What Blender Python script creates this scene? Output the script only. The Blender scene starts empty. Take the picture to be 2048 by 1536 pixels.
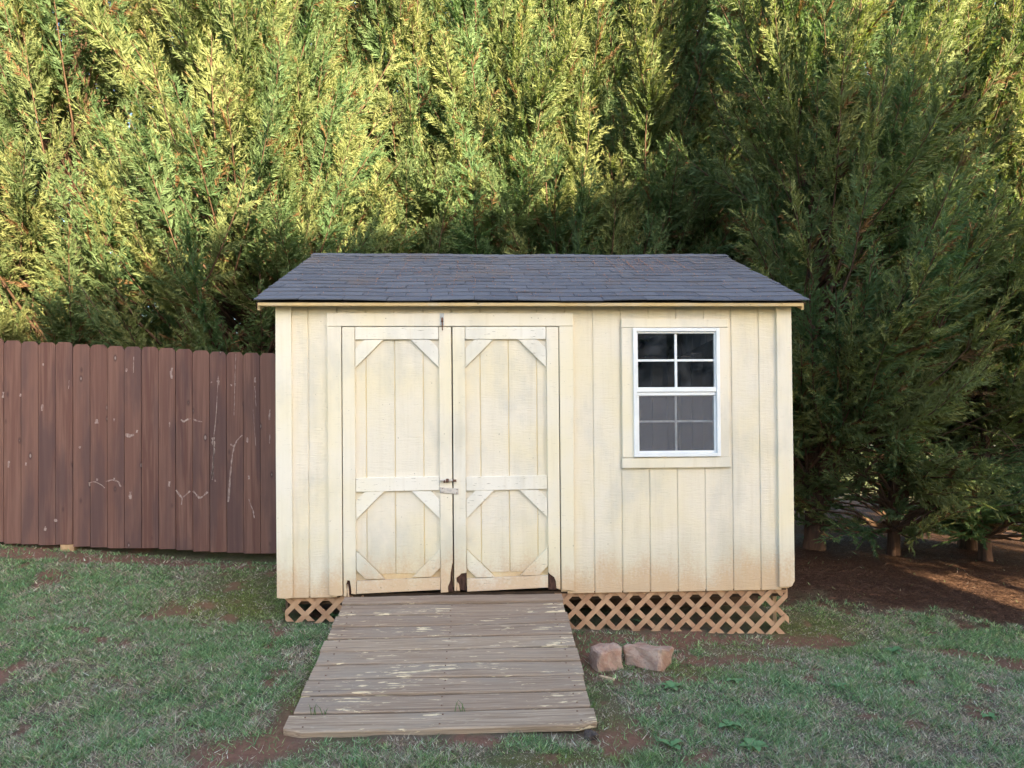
import bpy, bmesh, math, random
import numpy as np
from mathutils import Matrix, Vector

scene = bpy.context.scene
rng = np.random.default_rng(7)
random.seed(7)

# ------------------------------------------------------------------ camera
def axes(yaw, pitch, roll):
    cy, sy, cp, sp = math.cos(yaw), math.sin(yaw), math.cos(pitch), math.sin(pitch)
    f = Vector((sy * cp, cy * cp, sp)); r = Vector((cy, -sy, 0)); u = r.cross(f)
    cr, sr = math.cos(roll), math.sin(roll)
    return f, cr * r + sr * u, -sr * r + cr * u
CAM = Vector((1.4883, -4.6286, 1.0247))
F_, R_, U_ = axes(0.03896, 0.00991, -0.00834)
cam_data = bpy.data.cameras.new("camera")
cam = bpy.data.objects.new("camera", cam_data)
scene.collection.objects.link(cam)
m = Matrix.Identity(4)
for i in range(3):
    m[i][0], m[i][1], m[i][2], m[i][3] = R_[i], U_[i], -F_[i], CAM[i]
cam.matrix_world = m
cam_data.sensor_width = 36
cam_data.lens = 1288.69 / 2048 * 36
cam_data.shift_y = 118.97 / 2048
cam_data.clip_start = 0.05
cam_data.clip_end = 2000
scene.camera = cam

# ------------------------------------------------------------------ sky and sun
SUN_EL = math.radians(15.0)
SX, SY = -0.48, 0.877                       # horizontal travel of the sunlight
world = bpy.data.worlds.new("World"); scene.world = world
world.use_nodes = True
wn = world.node_tree.nodes; wl = world.node_tree.links
sky = wn.new("ShaderNodeTexSky"); sky.sky_type = 'NISHITA'
sky.sun_disc = False
sky.sun_elevation = SUN_EL
sky.sun_rotation = math.atan2(-SX, -SY)
sky.air_density = 1.0; sky.dust_density = 2.0; sky.ozone_density = 1.0
wl.new(sky.outputs[0], wn["Background"].inputs[0])
wn["Background"].inputs[1].default_value = 0.114
sun_data = bpy.data.lights.new("sun", 'SUN')
sun_data.energy = 5.0
sun_data.angle = math.radians(0.6)
sun_data.color = (1.0, 0.81, 0.49)
sun = bpy.data.objects.new("sun", sun_data); scene.collection.objects.link(sun)
d = Vector((SX * math.cos(SUN_EL), SY * math.cos(SUN_EL), -math.sin(SUN_EL)))
sun.rotation_euler = d.to_track_quat('-Z', 'Y').to_euler()
sun.location = (15, -12, 9)

scene.view_settings.view_transform = 'Standard'
scene.view_settings.look = 'None'
scene.view_settings.gamma = 1.0
scene.view_settings.use_curve_mapping = False
scene.view_settings.exposure = 2.66
scene.cycles.max_bounces = 6
scene.cycles.diffuse_bounces = 3
scene.cycles.transmission_bounces = 4
scene.cycles.transparent_max_bounces = 8

# ------------------------------------------------------------------ helpers
COL = scene.collection
WLOC = {}                                    # world place of each parent made here

def link(o, parent=None, loc=(0, 0, 0)):
    COL.objects.link(o)
    loc = Vector(loc)
    if parent is not None:
        o.parent = parent
        o.location = loc - WLOC[parent.name]
    else:
        o.location = loc
    WLOC[o.name] = loc
    return o

def tag(o, label=None, cat=None, group=None, kind=None):
    if label: o["label"] = label
    if cat: o["category"] = cat
    if group: o["group"] = group
    if kind: o["kind"] = kind
    return o

def empty(name, loc):
    o = bpy.data.objects.new(name, None)
    o.empty_display_size = 0.1
    return link(o, None, loc)

def from_bm(name, bm, mat, parent=None, loc=(0, 0, 0), smooth=False):
    """bm is in world coordinates; the object's origin is put at loc"""
    bmesh.ops.recalc_face_normals(bm, faces=bm.faces)
    me = bpy.data.meshes.new(name)
    bmesh.ops.translate(bm, verts=bm.verts, vec=-Vector(loc))
    bm.to_mesh(me); bm.free()
    if smooth:
        me.polygons.foreach_set("use_smooth", [True] * len(me.polygons))
    me.materials.append(mat)
    return link(bpy.data.objects.new(name, me), parent, loc)

def fast_mesh(name, verts, faces_n, mat, attrs=None):
    """verts (N,3), faces_n (M,3) int -> mesh; attrs {name: (N,) or (N,3)} on points"""
    me = bpy.data.meshes.new(name)
    me.vertices.add(len(verts)); me.vertices.foreach_set("co", np.ascontiguousarray(verts, np.float32).ravel())
    n = faces_n.shape[1]
    me.loops.add(faces_n.size); me.loops.foreach_set("vertex_index", np.ascontiguousarray(faces_n, np.int32).ravel())
    me.polygons.add(len(faces_n))
    me.polygons.foreach_set("loop_start", np.arange(0, faces_n.size, n, dtype=np.int32))
    me.polygons.foreach_set("loop_total", np.full(len(faces_n), n, np.int32))
    for k, a in (attrs or {}).items():
        at = me.color_attributes.new(k, 'FLOAT_COLOR', 'POINT')
        c = np.ones((len(verts), 4), np.float32); c[:, :3] = a
        at.data.foreach_set("color", c.ravel())
    me.update(calc_edges=True)
    if mat: me.materials.append(mat)
    return me

def box_bm(x0, x1, y0, y1, z0, z1, bev=0.003, jit=0.0, bm=None):
    own = bmesh.new()
    vs = [own.verts.new((x + random.uniform(-jit, jit), y, z + random.uniform(-jit, jit)))
          for x in (x0, x1) for y in (y0, y1) for z in (z0, z1)]
    for f in ((0, 1, 3, 2), (4, 6, 7, 5), (0, 4, 5, 1), (2, 3, 7, 6), (0, 2, 6, 4), (1, 5, 7, 3)):
        own.faces.new([vs[i] for i in f])
    if bev > 0:
        bmesh.ops.bevel(own, geom=own.edges[:], offset=bev, segments=1, affect='EDGES')
    if bm is None:
        return own
    me = bpy.data.meshes.new("tmp"); own.to_mesh(me); own.free(); bm.from_mesh(me); bpy.data.meshes.remove(me)
    return bm

def box(name, x0, x1, y0, y1, z0, z1, mat, parent=None, bev=0.003, jit=0.0):
    c = ((x0 + x1) / 2, (y0 + y1) / 2, (z0 + z1) / 2)
    return from_bm(name, box_bm(x0, x1, y0, y1, z0, z1, bev, jit), mat, parent, c)

def prism(name, pts, y0, y1, mat, parent=None, bev=0.002):
    """outline pts in (x, z), extruded from y0 (front) to y1 (back)"""
    bm = bmesh.new()
    f = bm.faces.new([bm.verts.new((x, y0, z)) for x, z in pts])
    r = bmesh.ops.extrude_face_region(bm, geom=[f])
    bmesh.ops.translate(bm, verts=[v for v in r['geom'] if isinstance(v, bmesh.types.BMVert)], vec=(0, y1 - y0, 0))
    bmesh.ops.recalc_face_normals(bm, faces=bm.faces)
    if bev > 0:
        ed = [e for e in bm.edges if abs(e.verts[0].co.y - y0) < 1e-6 and abs(e.verts[1].co.y - y0) < 1e-6]
        bmesh.ops.bevel(bm, geom=ed, offset=bev, segments=1, affect='EDGES')
    xs = [p[0] for p in pts]; zs = [p[1] for p in pts]
    return from_bm(name, bm, mat, parent, (sum(xs) / len(xs), (y0 + y1) / 2, sum(zs) / len(zs)))

# value noise for layout fields
_perm = rng.random((256, 256))
def vnoise(x, y):
    x = np.asarray(x, float); y = np.asarray(y, float)
    xi = np.floor(x).astype(int); yi = np.floor(y).astype(int); fx = x - xi; fy = y - yi
    fx = fx * fx * (3 - 2 * fx); fy = fy * fy * (3 - 2 * fy)
    g = lambda a, b: _perm[a & 255, b & 255]
    return (g(xi, yi) * (1 - fx) + g(xi + 1, yi) * fx) * (1 - fy) + (g(xi, yi + 1) * (1 - fx) + g(xi + 1, yi + 1) * fx) * fy
def fbm(x, y, s, o=4):
    v = 0; a = 0.5; t = 0
    for k in range(o):
        v = v + a * vnoise(x * s + 17.3 * k, y * s + 9.1 * k); t += a; s *= 2.03; a *= 0.55
    return v / t
def sstep(a, b, x):
    t = np.clip((x - a) / (b - a), 0, 1); return t * t * (3 - 2 * t)

# ------------------------------------------------------------------ materials
class NT:
    def __init__(self, name):
        self.m = bpy.data.materials.new(name); self.m.use_nodes = True
        self.t = self.m.node_tree; self.n = self.t.nodes
        self.b = self.n["Principled BSDF"]; self.out = self.n["Material Output"]
    def node(self, kind, **kw):
        n = self.n.new(kind)
        for k, v in kw.items(): setattr(n, k, v)
        return n
    def set(self, sock, v):
        if isinstance(v, bpy.types.NodeSocket): self.t.links.new(v, sock)
        elif isinstance(v, (tuple, list)):
            sock.default_value = tuple(v) + (1,) if sock.type == 'RGBA' and len(v) == 3 else v
        else: sock.default_value = v
    def pos(self, scale=(1, 1, 1), obj=False, rand=False):
        if obj:
            c = self.node("ShaderNodeTexCoord").outputs["Object"]
        else:
            c = self.node("ShaderNodeNewGeometry").outputs["Position"]
        mp = self.node("ShaderNodeMapping"); self.set(mp.inputs["Vector"], c); self.set(mp.inputs["Scale"], scale)
        if rand:
            oi = self.node("ShaderNodeObjectInfo")
            mm = self.node("ShaderNodeVectorMath", operation='SCALE'); mm.inputs[0].default_value = (37.1, 53.7, 71.3)
            self.set(mm.inputs["Scale"], oi.outputs["Random"]); self.set(mp.inputs["Location"], mm.outputs[0])
        return mp.outputs[0]
    def noise(self, vec, scale, detail=4, rough=0.55, dist=0.0):
        n = self.node("ShaderNodeTexNoise"); self.set(n.inputs["Vector"], vec)
        n.inputs["Scale"].default_value = scale; n.inputs["Detail"].default_value = detail
        n.inputs["Roughness"].default_value = rough; n.inputs["Distortion"].default_value = dist
        return n.outputs["Fac"]
    def ramp(self, fac, a, b, ca=(0, 0, 0), cb=(1, 1, 1)):
        r = self.node("ShaderNodeMapRange", interpolation_type='SMOOTHSTEP')
        self.set(r.inputs["Value"], fac); r.inputs["From Min"].default_value = a; r.inputs["From Max"].default_value = b
        if ca == (0, 0, 0) and cb == (1, 1, 1): return r.outputs["Result"]
        return self.mix(r.outputs["Result"], ca, cb)
    def mix(self, fac, a, b, mode='MIX'):
        n = self.node("ShaderNodeMix", data_type='RGBA', blend_type=mode)
        self.set(n.inputs["Factor"], fac); self.set(n.inputs[6], a); self.set(n.inputs[7], b)
        return n.outputs[2]
    def math(self, op, a, b=0.0, clamp=False):
        n = self.node("ShaderNodeMath", operation=op, use_clamp=clamp)
        self.set(n.inputs[0], a); self.set(n.inputs[1], b); return n.outputs[0]
    def sep(self, vec):
        n = self.node("ShaderNodeSeparateXYZ"); self.set(n.inputs[0], vec); return n.outputs
    def rand(self): return self.node("ShaderNodeObjectInfo").outputs["Random"]
    def bump(self, h, strength=0.4, dist=0.004, prev=None):
        n = self.node("ShaderNodeBump"); self.set(n.inputs["Height"], h)
        n.inputs["Strength"].default_value = strength; n.inputs["Distance"].default_value = dist
        if prev is not None: self.set(n.inputs["Normal"], prev)
        return n.outputs[0]
    def done(self, color, rough=0.7, normal=None, spec=0.3):
        self.set(self.b.inputs["Base Color"], color); self.set(self.b.inputs["Roughness"], rough)
        self.b.inputs["Specular IOR Level"].default_value = spec
        if normal is not None: self.set(self.b.inputs["Normal"], normal)
        return self.m

def paint_material(name, base, rough_wood=True, yellow=0.5, worn=0.0):
    """old cream house paint: mildew, clay splash near the ground, wood relief"""
    k = NT(name)
    P = k.pos(); s = k.sep(P)
    big = k.noise(P, 1.7, 3); mid = k.noise(k.pos((1, 1, 0.35)), 6, 4)
    c = k.mix(k.ramp(big, 0.38, 0.68), base, tuple(b * f for b, f in zip(base, (1.0, 0.97, 0.84))))
    # each board keeps its own tone
    c = k.mix(k.math('MULTIPLY', k.rand(), 0.16), c, (0.80, 0.66, 0.47))
    # grey-green mildew
    mil = k.math('MULTIPLY', k.ramp(k.noise(k.pos((1, 1, 0.6)), 2.6, 5, 0.6), 0.47, 0.70), 0.52)
    c = k.mix(mil, c, (0.50, 0.485, 0.45))
    # vertical dirt runs
    run = k.math('MULTIPLY', k.ramp(k.noise(k.pos((14, 14, 0.8)), 1.6, 3), 0.50, 0.75), 0.20)
    c = k.mix(run, c, (0.50, 0.42, 0.30))
    # red clay splashed up from the ground, a stain with its own ragged edge
    zz = k.math('ADD', s[2], k.math('MULTIPLY', k.math('SUBTRACT', mid, 0.5), 0.55))
    sp = k.math('MULTIPLY', k.ramp(k.math('ADD', zz, k.math('MULTIPLY', k.math('SUBTRACT', k.noise(P, 60, 3, 0.7), 0.5), 0.35)), 0.30, 0.0), 0.70)
    c = k.mix(sp, c, (0.56, 0.30, 0.15))
    gr = k.math('MULTIPLY', k.ramp(zz, 0.55, 0.15), 0.30)
    c = k.mix(gr, c, (0.45, 0.42, 0.30))
    # small dark specks
    spk = k.ramp(k.noise(P, 46, 2, 0.4), 0.735, 0.77)
    c = k.mix(k.math('MULTIPLY', spk, 0.6), c, (0.16, 0.13, 0.09))
    if worn > 0:
        w = k.ramp(k.noise(k.pos((3.0, 1, 26)), 5, 5, 0.65), 0.61, 0.68)
        c = k.mix(k.math('MULTIPLY', w, worn), c, (0.22, 0.185, 0.15))
    if rough_wood:
        d1 = k.noise(k.pos((11, 11, 90)), 1.0, 4, 0.6, 1.2)
        d2 = k.noise(k.pos((40, 40, 5)), 1.0, 3)
        nrm = k.bump(k.math('ADD', d1, k.math('MULTIPLY', d2, 0.5)), 0.5, 0.008)
    else:
        nrm = k.bump(k.noise(k.pos((60, 60, 6)), 1.0, 4), 0.3, 0.003)
    return k.done(c, 0.62, nrm, 0.25)

CREAM = (0.725, 0.665, 0.575)
M = {}
M['siding'] = paint_material('cream_siding', CREAM)
M['trim'] = paint_material('cream_trim', (0.735, 0.685, 0.605), False, worn=0.25)
M['rail'] = paint_material('worn_cream_rail', (0.75, 0.72, 0.675), False, worn=0.9)
M['fascia'] = paint_material('cream_fascia', (0.52, 0.38, 0.20), False)  # yellowish cream, darkened so the colour carries the shade at the eave

M['backing'] = paint_material('yellowed_backing', (0.74, 0.61, 0.38), False)
def make_shingle():
    k = NT('asphalt_shingle')
    P = k.pos()
    g = k.noise(P, 420, 2); b = k.noise(P, 3.0, 4)
    c = k.mix(k.rand(), (0.084, 0.092, 0.124), (0.118, 0.128, 0.165))
    c = k.mix(k.math('MULTIPLY', k.ramp(g, 0.42, 0.7), 0.5), c, (0.21, 0.215, 0.245))
    c = k.mix(k.math('MULTIPLY', k.ramp(b, 0.5, 0.72), 0.45), c, (0.155, 0.125, 0.115))
    return k.done(c, 0.9, k.bump(g, 0.5, 0.003), 0.15)
M['shingle'] = make_shingle()

def make_picket():
    k = NT('stained_picket')
    P = k.pos((1, 1, 1), obj=True, rand=True)
    grain = k.noise(k.pos((34, 34, 1.3), obj=True, rand=True), 1.0, 5, 0.6, 0.6)
    broad = k.noise(k.pos((5, 5, 0.9), obj=True, rand=True), 1.0, 4)
    c = k.mix(k.rand(), (0.100, 0.048, 0.041), (0.140, 0.073, 0.061))
    c = k.mix(k.ramp(grain, 0.38, 0.66), c, (0.160, 0.088, 0.072), 'MIX')
    c = k.mix(k.math('MULTIPLY', k.ramp(broad, 0.42, 0.62), 0.75), c, (0.078, 0.047, 0.048))
    # knots
    v = k.node("ShaderNodeTexVoronoi", feature='F1'); k.set(v.inputs["Vector"], k.pos((9, 0.1, 4.3), obj=True, rand=True))
    v.inputs["Scale"].default_value = 1.0
    cs = k.node("ShaderNodeSeparateColor"); k.set(cs.inputs[0], v.outputs["Color"])
    keep = k.ramp(cs.outputs[0], 0.50, 0.54)
    ring = k.ramp(v.outputs["Distance"], 0.20, 0.08); core = k.ramp(v.outputs["Distance"], 0.10, 0.06)
    c = k.mix(k.math('MULTIPLY', ring, k.math('MULTIPLY', keep, 0.75)), c, (0.05, 0.03, 0.03))
    c = k.mix(k.math('MULTIPLY', core, k.math('MULTIPLY', keep, 0.8)), c, (0.26, 0.21, 0.20))
    return k.done(c, 0.75, k.bump(grain, 0.35, 0.003), 0.2)
M['picket'] = make_picket()

def make_simple(name, col, col2, scale=(20, 20, 20), rough=0.8, bump=0.4, rnd=0.0, spec=0.2):
    k = NT(name)
    n = k.noise(k.pos(scale, obj=True, rand=True), 1.0, 5, 0.6)
    c = k.mix(k.ramp(n, 0.32, 0.68), col, col2)
    if rnd: c = k.mix(k.math('MULTIPLY', k.rand(), rnd), c, tuple(x * 0.55 for x in col))
    return k.done(c, rough, k.bump(n, bump, 0.006), spec)
M['sap'] = make_simple('dried_sap', (0.33, 0.265, 0.25), (0.17, 0.105, 0.095), (60, 60, 30))
M['lattice'] = make_simple('clay_stained_lattice', (0.49, 0.315, 0.20), (0.35, 0.20, 0.125), (9, 9, 9), rnd=0.25)
M['raw_wood'] = make_simple('bare_timber', (0.42, 0.29, 0.17), (0.30, 0.19, 0.11), (30, 4, 4))
M['rot'] = make_simple('rotten_wood', (0.030, 0.016, 0.014), (0.085, 0.045, 0.035), (60, 60, 16), 0.95, 1.0)
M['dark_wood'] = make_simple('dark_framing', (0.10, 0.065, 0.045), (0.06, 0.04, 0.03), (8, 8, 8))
M['bark'] = make_simple('cypress_bark', (0.105, 0.062, 0.046), (0.045, 0.030, 0.025), (26, 26, 3), 0.95, 1.0)
M['limb'] = make_simple('cypress_limb', (0.125, 0.075, 0.052), (0.075, 0.046, 0.034), (20, 20, 20), 0.9)
M['steel'] = make_simple('painted_latch', (0.60, 0.55, 0.50), (0.42, 0.38, 0.36), (40, 40, 40), 0.5)
M['zinc'] = make_simple('zinc_latch', (0.50, 0.52, 0.56), (0.36, 0.37, 0.40), (60, 60, 60), 0.4)
M['rust'] = make_simple('rusty_bolt', (0.10, 0.055, 0.045), (0.19, 0.10, 0.07), (90, 90, 90), 0.8)
M['vinyl'] = make_simple('white_vinyl', (0.80, 0.82, 0.85), (0.72, 0.74, 0.78), (6, 6, 6), 0.35, 0.05, spec=0.5)
M['dark_rubber'] = make_simple('dark_stone', (0.05, 0.04, 0.04), (0.10, 0.08, 0.07), (30, 30, 30))

def make_plank():
    k = NT('weathered_plank')
    L = (3.2, 60, 60)
    grain = k.noise(k.pos((2.2, 130, 130), obj=True, rand=True), 1.0, 5, 0.62, 0.5)
    broad = k.noise(k.pos((1.3, 6, 6), obj=True, rand=True), 1.0, 4)
    c = k.mix(k.ramp(grain, 0.34, 0.68), (0.245, 0.178, 0.130), (0.405, 0.318, 0.245))
    c = k.mix(k.math('MULTIPLY', k.ramp(broad, 0.45, 0.65), 0.6), c, (0.30, 0.26, 0.22))
    c = k.mix(k.math('MULTIPLY', k.rand(), 0.40), c, (0.17, 0.112, 0.09))
    # flakes of old cream paint left in long islands, more in some places than others
    fl = k.noise(k.pos((8, 60, 60), obj=True, rand=True), 1.0, 6, 0.62, 0.4)
    where = k.noise(k.pos((2.2, 5, 5), obj=True, rand=True), 1.0, 3)
    th = k.math('SUBTRACT', fl, k.math('MULTIPLY', k.math('SUBTRACT', 0.62, where), 0.55))
    mask = k.ramp(th, 0.568, 0.600)
    c = k.mix(k.math('MULTIPLY', mask, 0.88), c, (0.72, 0.59, 0.40))
    thin = k.ramp(k.noise(k.pos((16, 90, 90), obj=True, rand=True), 1.0, 4), 0.60, 0.72)
    c = k.mix(k.math('MULTIPLY', thin, 0.35), c, (0.55, 0.48, 0.40))
    crack = k.ramp(k.noise(k.pos((0.9, 75, 75), obj=True, rand=True), 1.0, 3), 0.36, 0.29)
    c = k.mix(k.math('MULTIPLY', crack, 0.7), c, (0.055, 0.040, 0.036))
    h = k.math('ADD', grain, k.math('MULTIPLY', mask, 0.5))
    h = k.math('SUBTRACT', h, crack)
    return k.done(c, 0.85, k.bump(h, 0.5, 0.004), 0.15)
M['plank'] = make_plank()

def make_stone():
    k = NT('pink_rubble_stone')
    P = k.pos((1, 1, 1), obj=True, rand=True)
    a = k.noise(P, 9, 5, 0.65); b = k.noise(P, 70, 3)
    c = k.mix(k.ramp(a, 0.35, 0.68), (0.33, 0.20, 0.155), (0.43, 0.32, 0.265))
    c = k.mix(k.math('MULTIPLY', k.ramp(b, 0.55, 0.75), 0.6), c, (0.20, 0.12, 0.10))
    return k.done(c, 0.95, k.bump(k.math('ADD', a, k.math('MULTIPLY', b, 0.4)), 0.9, 0.012), 0.15)
M['stone'] = make_stone()

def make_leaf(name, trans, tint=(1.0, 1.15, 0.55)):
    k = NT(name)
    at = k.node("ShaderNodeAttribute", attribute_name="col")
    hs = k.node("ShaderNodeHueSaturation")
    k.set(hs.inputs["Color"], at.outputs["Color"])
    k.set(hs.inputs["Value"], k.math('ADD', k.math('MULTIPLY', k.rand(), 0.18), 0.91))
    k.set(hs.inputs["Hue"], k.math('ADD', k.math('MULTIPLY', k.rand(), 0.014), 0.493))
    k.done(hs.outputs[0], 0.6, None, 0.2)
    tr = k.node("ShaderNodeBsdfTranslucent")
    tc = k.mix(1.0, hs.outputs[0], tint, 'MULTIPLY'); k.set(tr.inputs[0], tc)
    mx = k.node("ShaderNodeMixShader"); mx.inputs[0].default_value = trans
    k.t.links.new(k.b.outputs[0], mx.inputs[1]); k.t.links.new(tr.outputs[0], mx.inputs[2])
    k.t.links.new(mx.outputs[0], k.out.inputs[0])
    return k.m
M['leaf'] = make_leaf('cypress_foliage', 0.38)
M['grass'] = make_leaf('grass_blades', 0.30)

def make_weed():
    k = NT('weed_leaf')
    n = k.noise(k.pos((1, 1, 1), obj=True, rand=True), 30, 3)
    return k.done(k.mix(n, (0.085, 0.185, 0.080), (0.14, 0.26, 0.11)), 0.55, None, 0.3)
M['weed'] = make_weed()

def make_ground():
    k = NT('lawn_soil')
    at = k.node("ShaderNodeAttribute", attribute_name="col")
    P = k.pos()
    a = k.noise(P, 38, 5, 0.65); b = k.noise(P, 150, 3)
    f = k.math('ADD', k.math('MULTIPLY', a, 0.9), 0.55)
    n = k.node("ShaderNodeVectorMath", operation='SCALE'); k.set(n.inputs[0], at.outputs["Color"]); k.set(n.inputs["Scale"], f)
    c = k.mix(k.math('MULTIPLY', k.ramp(b, 0.58, 0.72), 0.45), n.outputs[0], (0.20, 0.15, 0.12))
    return k.done(c, 0.95, k.bump(k.math('ADD', a, b), 0.9, 0.02), 0.1)
M['ground'] = make_ground()

def make_glass(name, screen=False):
    k = NT(name)
    tr = k.node("ShaderNodeBsdfTransparent"); gl = k.node("ShaderNodeBsdfGlossy")
    tr.inputs[0].default_value = (0.80, 0.84, 0.86, 1)
    gl.inputs["Roughness"].default_value = 0.02
    fr = k.node("ShaderNodeFresnel"); fr.inputs[0].default_value = 1.5
    mx = k.node("ShaderNodeMixShader")
    k.t.links.new(fr.outputs[0], mx.inputs[0]); k.t.links.new(tr.outputs[0], mx.inputs[1]); k.t.links.new(gl.outputs[0], mx.inputs[2])
    last = mx.outputs[0]
    # dust film
    df = k.node("ShaderNodeBsdfDiffuse"); df.inputs[0].default_value = (0.30, 0.30, 0.33, 1)
    dm = k.math('MULTIPLY', k.ramp(k.noise(k.pos(), 9, 5, 0.7), 0.40, 0.75), 0.10)
    spots = k.math('MULTIPLY', k.ramp(k.noise(k.pos(), 130, 2), 0.66, 0.72), 0.15)
    m2 = k.node("ShaderNodeMixShader"); k.set(m2.inputs[0], k.math('ADD', dm, spots))
    k.t.links.new(last, m2.inputs[1]); k.t.links.new(df.outputs[0], m2.inputs[2])
    k.t.links.new(m2.outputs[0], k.out.inputs[0])
    return k.m
M['glass'] = make_glass('dusty_glass')
def make_screen():
    k = NT('insect_screen')
    tr = k.node("ShaderNodeBsdfTransparent")
    df = k.node("ShaderNodeBsdfDiffuse"); df.inputs[0].default_value = (0.20, 0.20, 0.225, 1)
    n = k.noise(k.pos(), 14, 5, 0.65)
    mx = k.node("ShaderNodeMixShader"); k.set(mx.inputs[0], k.math('ADD', k.math('MULTIPLY', n, 0.30), 0.20))
    k.t.links.new(tr.outputs[0], mx.inputs[1]); k.t.links.new(df.outputs[0], mx.inputs[2]); k.t.links.new(mx.outputs[0], k.out.inputs[0])
    return k.m
M['screen'] = make_screen()
M['house_wall'] = make_simple('grey_house_siding', (0.30, 0.30, 0.32), (0.27, 0.27, 0.29), (1, 1, 9))
M['house_roof'] = make_simple('house_shingles', (0.10, 0.10, 0.11), (0.06, 0.06, 0.07), (12, 12, 12))
M['house_glass'] = make_simple('house_window_glass', (0.03, 0.04, 0.05), (0.05, 0.06, 0.07), (2, 2, 2), 0.1, 0.0, spec=0.5)

# ------------------------------------------------------------------ ground
def gz(x, y, shed=True):
    x = np.asarray(x, float); y = np.asarray(y, float)
    xc = np.clip(x, -6, 8)
    s = np.where(y < 0, 0.082 * np.maximum(y, -6), np.where(y < 1.6, 0.2 * y, 0.32 + 0.04 * np.minimum(np.maximum(y - 1.6, 0), 8)))
    z = -0.27 - 0.045 * (xc - 1.85) * (0.15 + 0.85 * sstep(-1.35, -0.1, y)) + s
    z = z + 0.035 * (fbm(x, y, 0.9, 3) - 0.5) * sstep(0, 0.5, np.abs(y)) + 0.02 * (fbm(x + 40, y, 5, 3) - 0.5)
    z = z - 0.085 * np.exp(-((y - 1.32) / 0.24) ** 2) * sstep(-2.6, -0.6, x) * (1 - sstep(0.3, 0.8, x))
    if shed:
        ins = sstep(0.0, 0.25, np.minimum(np.minimum(x - 0.02, 3.70 - x), np.minimum(y - 0.05, 3.3 - y)))
        z = z * (1 - ins) + np.minimum(z, -0.24) * ins
    return z

def blob(x, y, cx, cy, rx, ry):
    return np.exp(-(((x - cx) / rx) ** 2 + ((y - cy) / ry) ** 2))
def fields(x, y):
    """clay, moss, lush, dead, mulch: 0..1 lawn cover fields"""
    n1 = fbm(x, y, 1.4); n2 = fbm(x + 31, y + 7, 3.2); n3 = fbm(x - 11, y + 23, 6.5)
    clay = (1.0 * blob(x, y, 0.30, -1.52, 0.32, 0.16) + 0.8 * blob(x, y, 0.45, -1.25, 0.10, 0.25) + 0.7 * blob(x, y, -0.02, -0.15, 0.22, 0.12)
            + 0.5 * blob(x, y, 1.2, -1.50, 1.0, 0.06) + 0.9 * blob(x, y, 2.15, -1.45, 0.22, 0.16) + 1.0 * blob(x, y, 2.17, -0.45, 0.22, 0.35)
            + 0.8 * blob(x, y, 3.0, -0.52, 0.55, 0.15) + 1.1 * blob(x, y, 4.71, -0.27, 0.17, 0.10) + 1.0 * blob(x, y, 5.0, -0.50, 0.25, 0.25)
            + 0.9 * blob(x, y, 2.9, -0.12, 1.1, 0.13) + 0.6 * blob(x, y, 3.85, -0.1, 0.3, 0.12)
            + 0.9 * np.exp(-((y - 1.12) / 0.16) ** 2) * (x < 0.2) + 0.5 * blob(x, y, 4.0, -0.6, 0.3, 0.12)
            + 0.6 * blob(x, y, 2.45, -0.80, 0.3, 0.12))
    clay = clay * (0.45 + 1.1 * n2) + 0.9 * sstep(0.60, 0.72, n2 * 0.6 + n1 * 0.4) + 0.8 * sstep(0.66, 0.76, n3)
    moss = (blob(x, y, -0.35, 0.55, 0.45, 0.45) + blob(x, y, -0.45, 0.15, 0.35, 0.2) + blob(x, y, 3.95, 0.1, 0.5, 0.3) + 0.9 * blob(x, y, 2.7, -0.70, 0.4, 0.1)
            + 0.8 * blob(x, y, 2.12, -1.2, 0.1, 0.35) + 0.8 * blob(x, y, 0.45, -1.0, 0.07, 0.45) + 0.8 * blob(x, y, 1.7, -1.66, 0.5, 0.07)
            + 0.7 * blob(x, y, 3.35, -0.3, 0.6, 0.12)) * (0.5 + n2)
    nf = fbm(x + 77, y + 15, 7.5, 3); ng = fbm(x - 52, y + 35, 14, 3)
    lush = (0.8 * blob(x, y, 4.15, -0.23, 0.55, 0.3) + 0.7 * blob(x, y, -2.2, 0.75, 1.2, 0.35) + 0.6 * blob(x, y, -1.1, 0.1, 1.2, 0.35) + 0.5 * blob(x, y, -0.2, -0.5, 0.5, 0.4)
            + sstep(0.45, 0.7, n1) * 0.45 + 0.9 * sstep(0.50, 0.72, nf) + 0.6 * sstep(0.52, 0.7, ng))
    dead = (0.45 * sstep(0.45, 0.66, fbm(x + 5, y - 3, 2.1)) + 0.9 * sstep(0.50, 0.68, fbm(x + 5, y - 3, 9.0, 3)) + 0.6 * blob(x, y, 3.9, -1.5, 0.8, 0.35) + 0.7 * blob(x, y, 0.15, -1.75, 0.6, 0.2))
    edge = 0.78 - 0.50 * sstep(4.0, 5.4, x)
    mulch = sstep(-0.30, 0.30, y - edge + 0.7 * (n2 - 0.5) + 0.4 * (n3 - 0.5)) * sstep(3.65, 3.9, x)
    mulch = np.maximum(mulch, sstep(1.35, 1.7, y)) * (1 - sstep(7, 11, y + 0 * x)) * (1 - sstep(8.5, 10.5, x))
    return [np.clip(a, 0, 1) for a in (clay, moss, lush, dead, mulch)]

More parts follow.
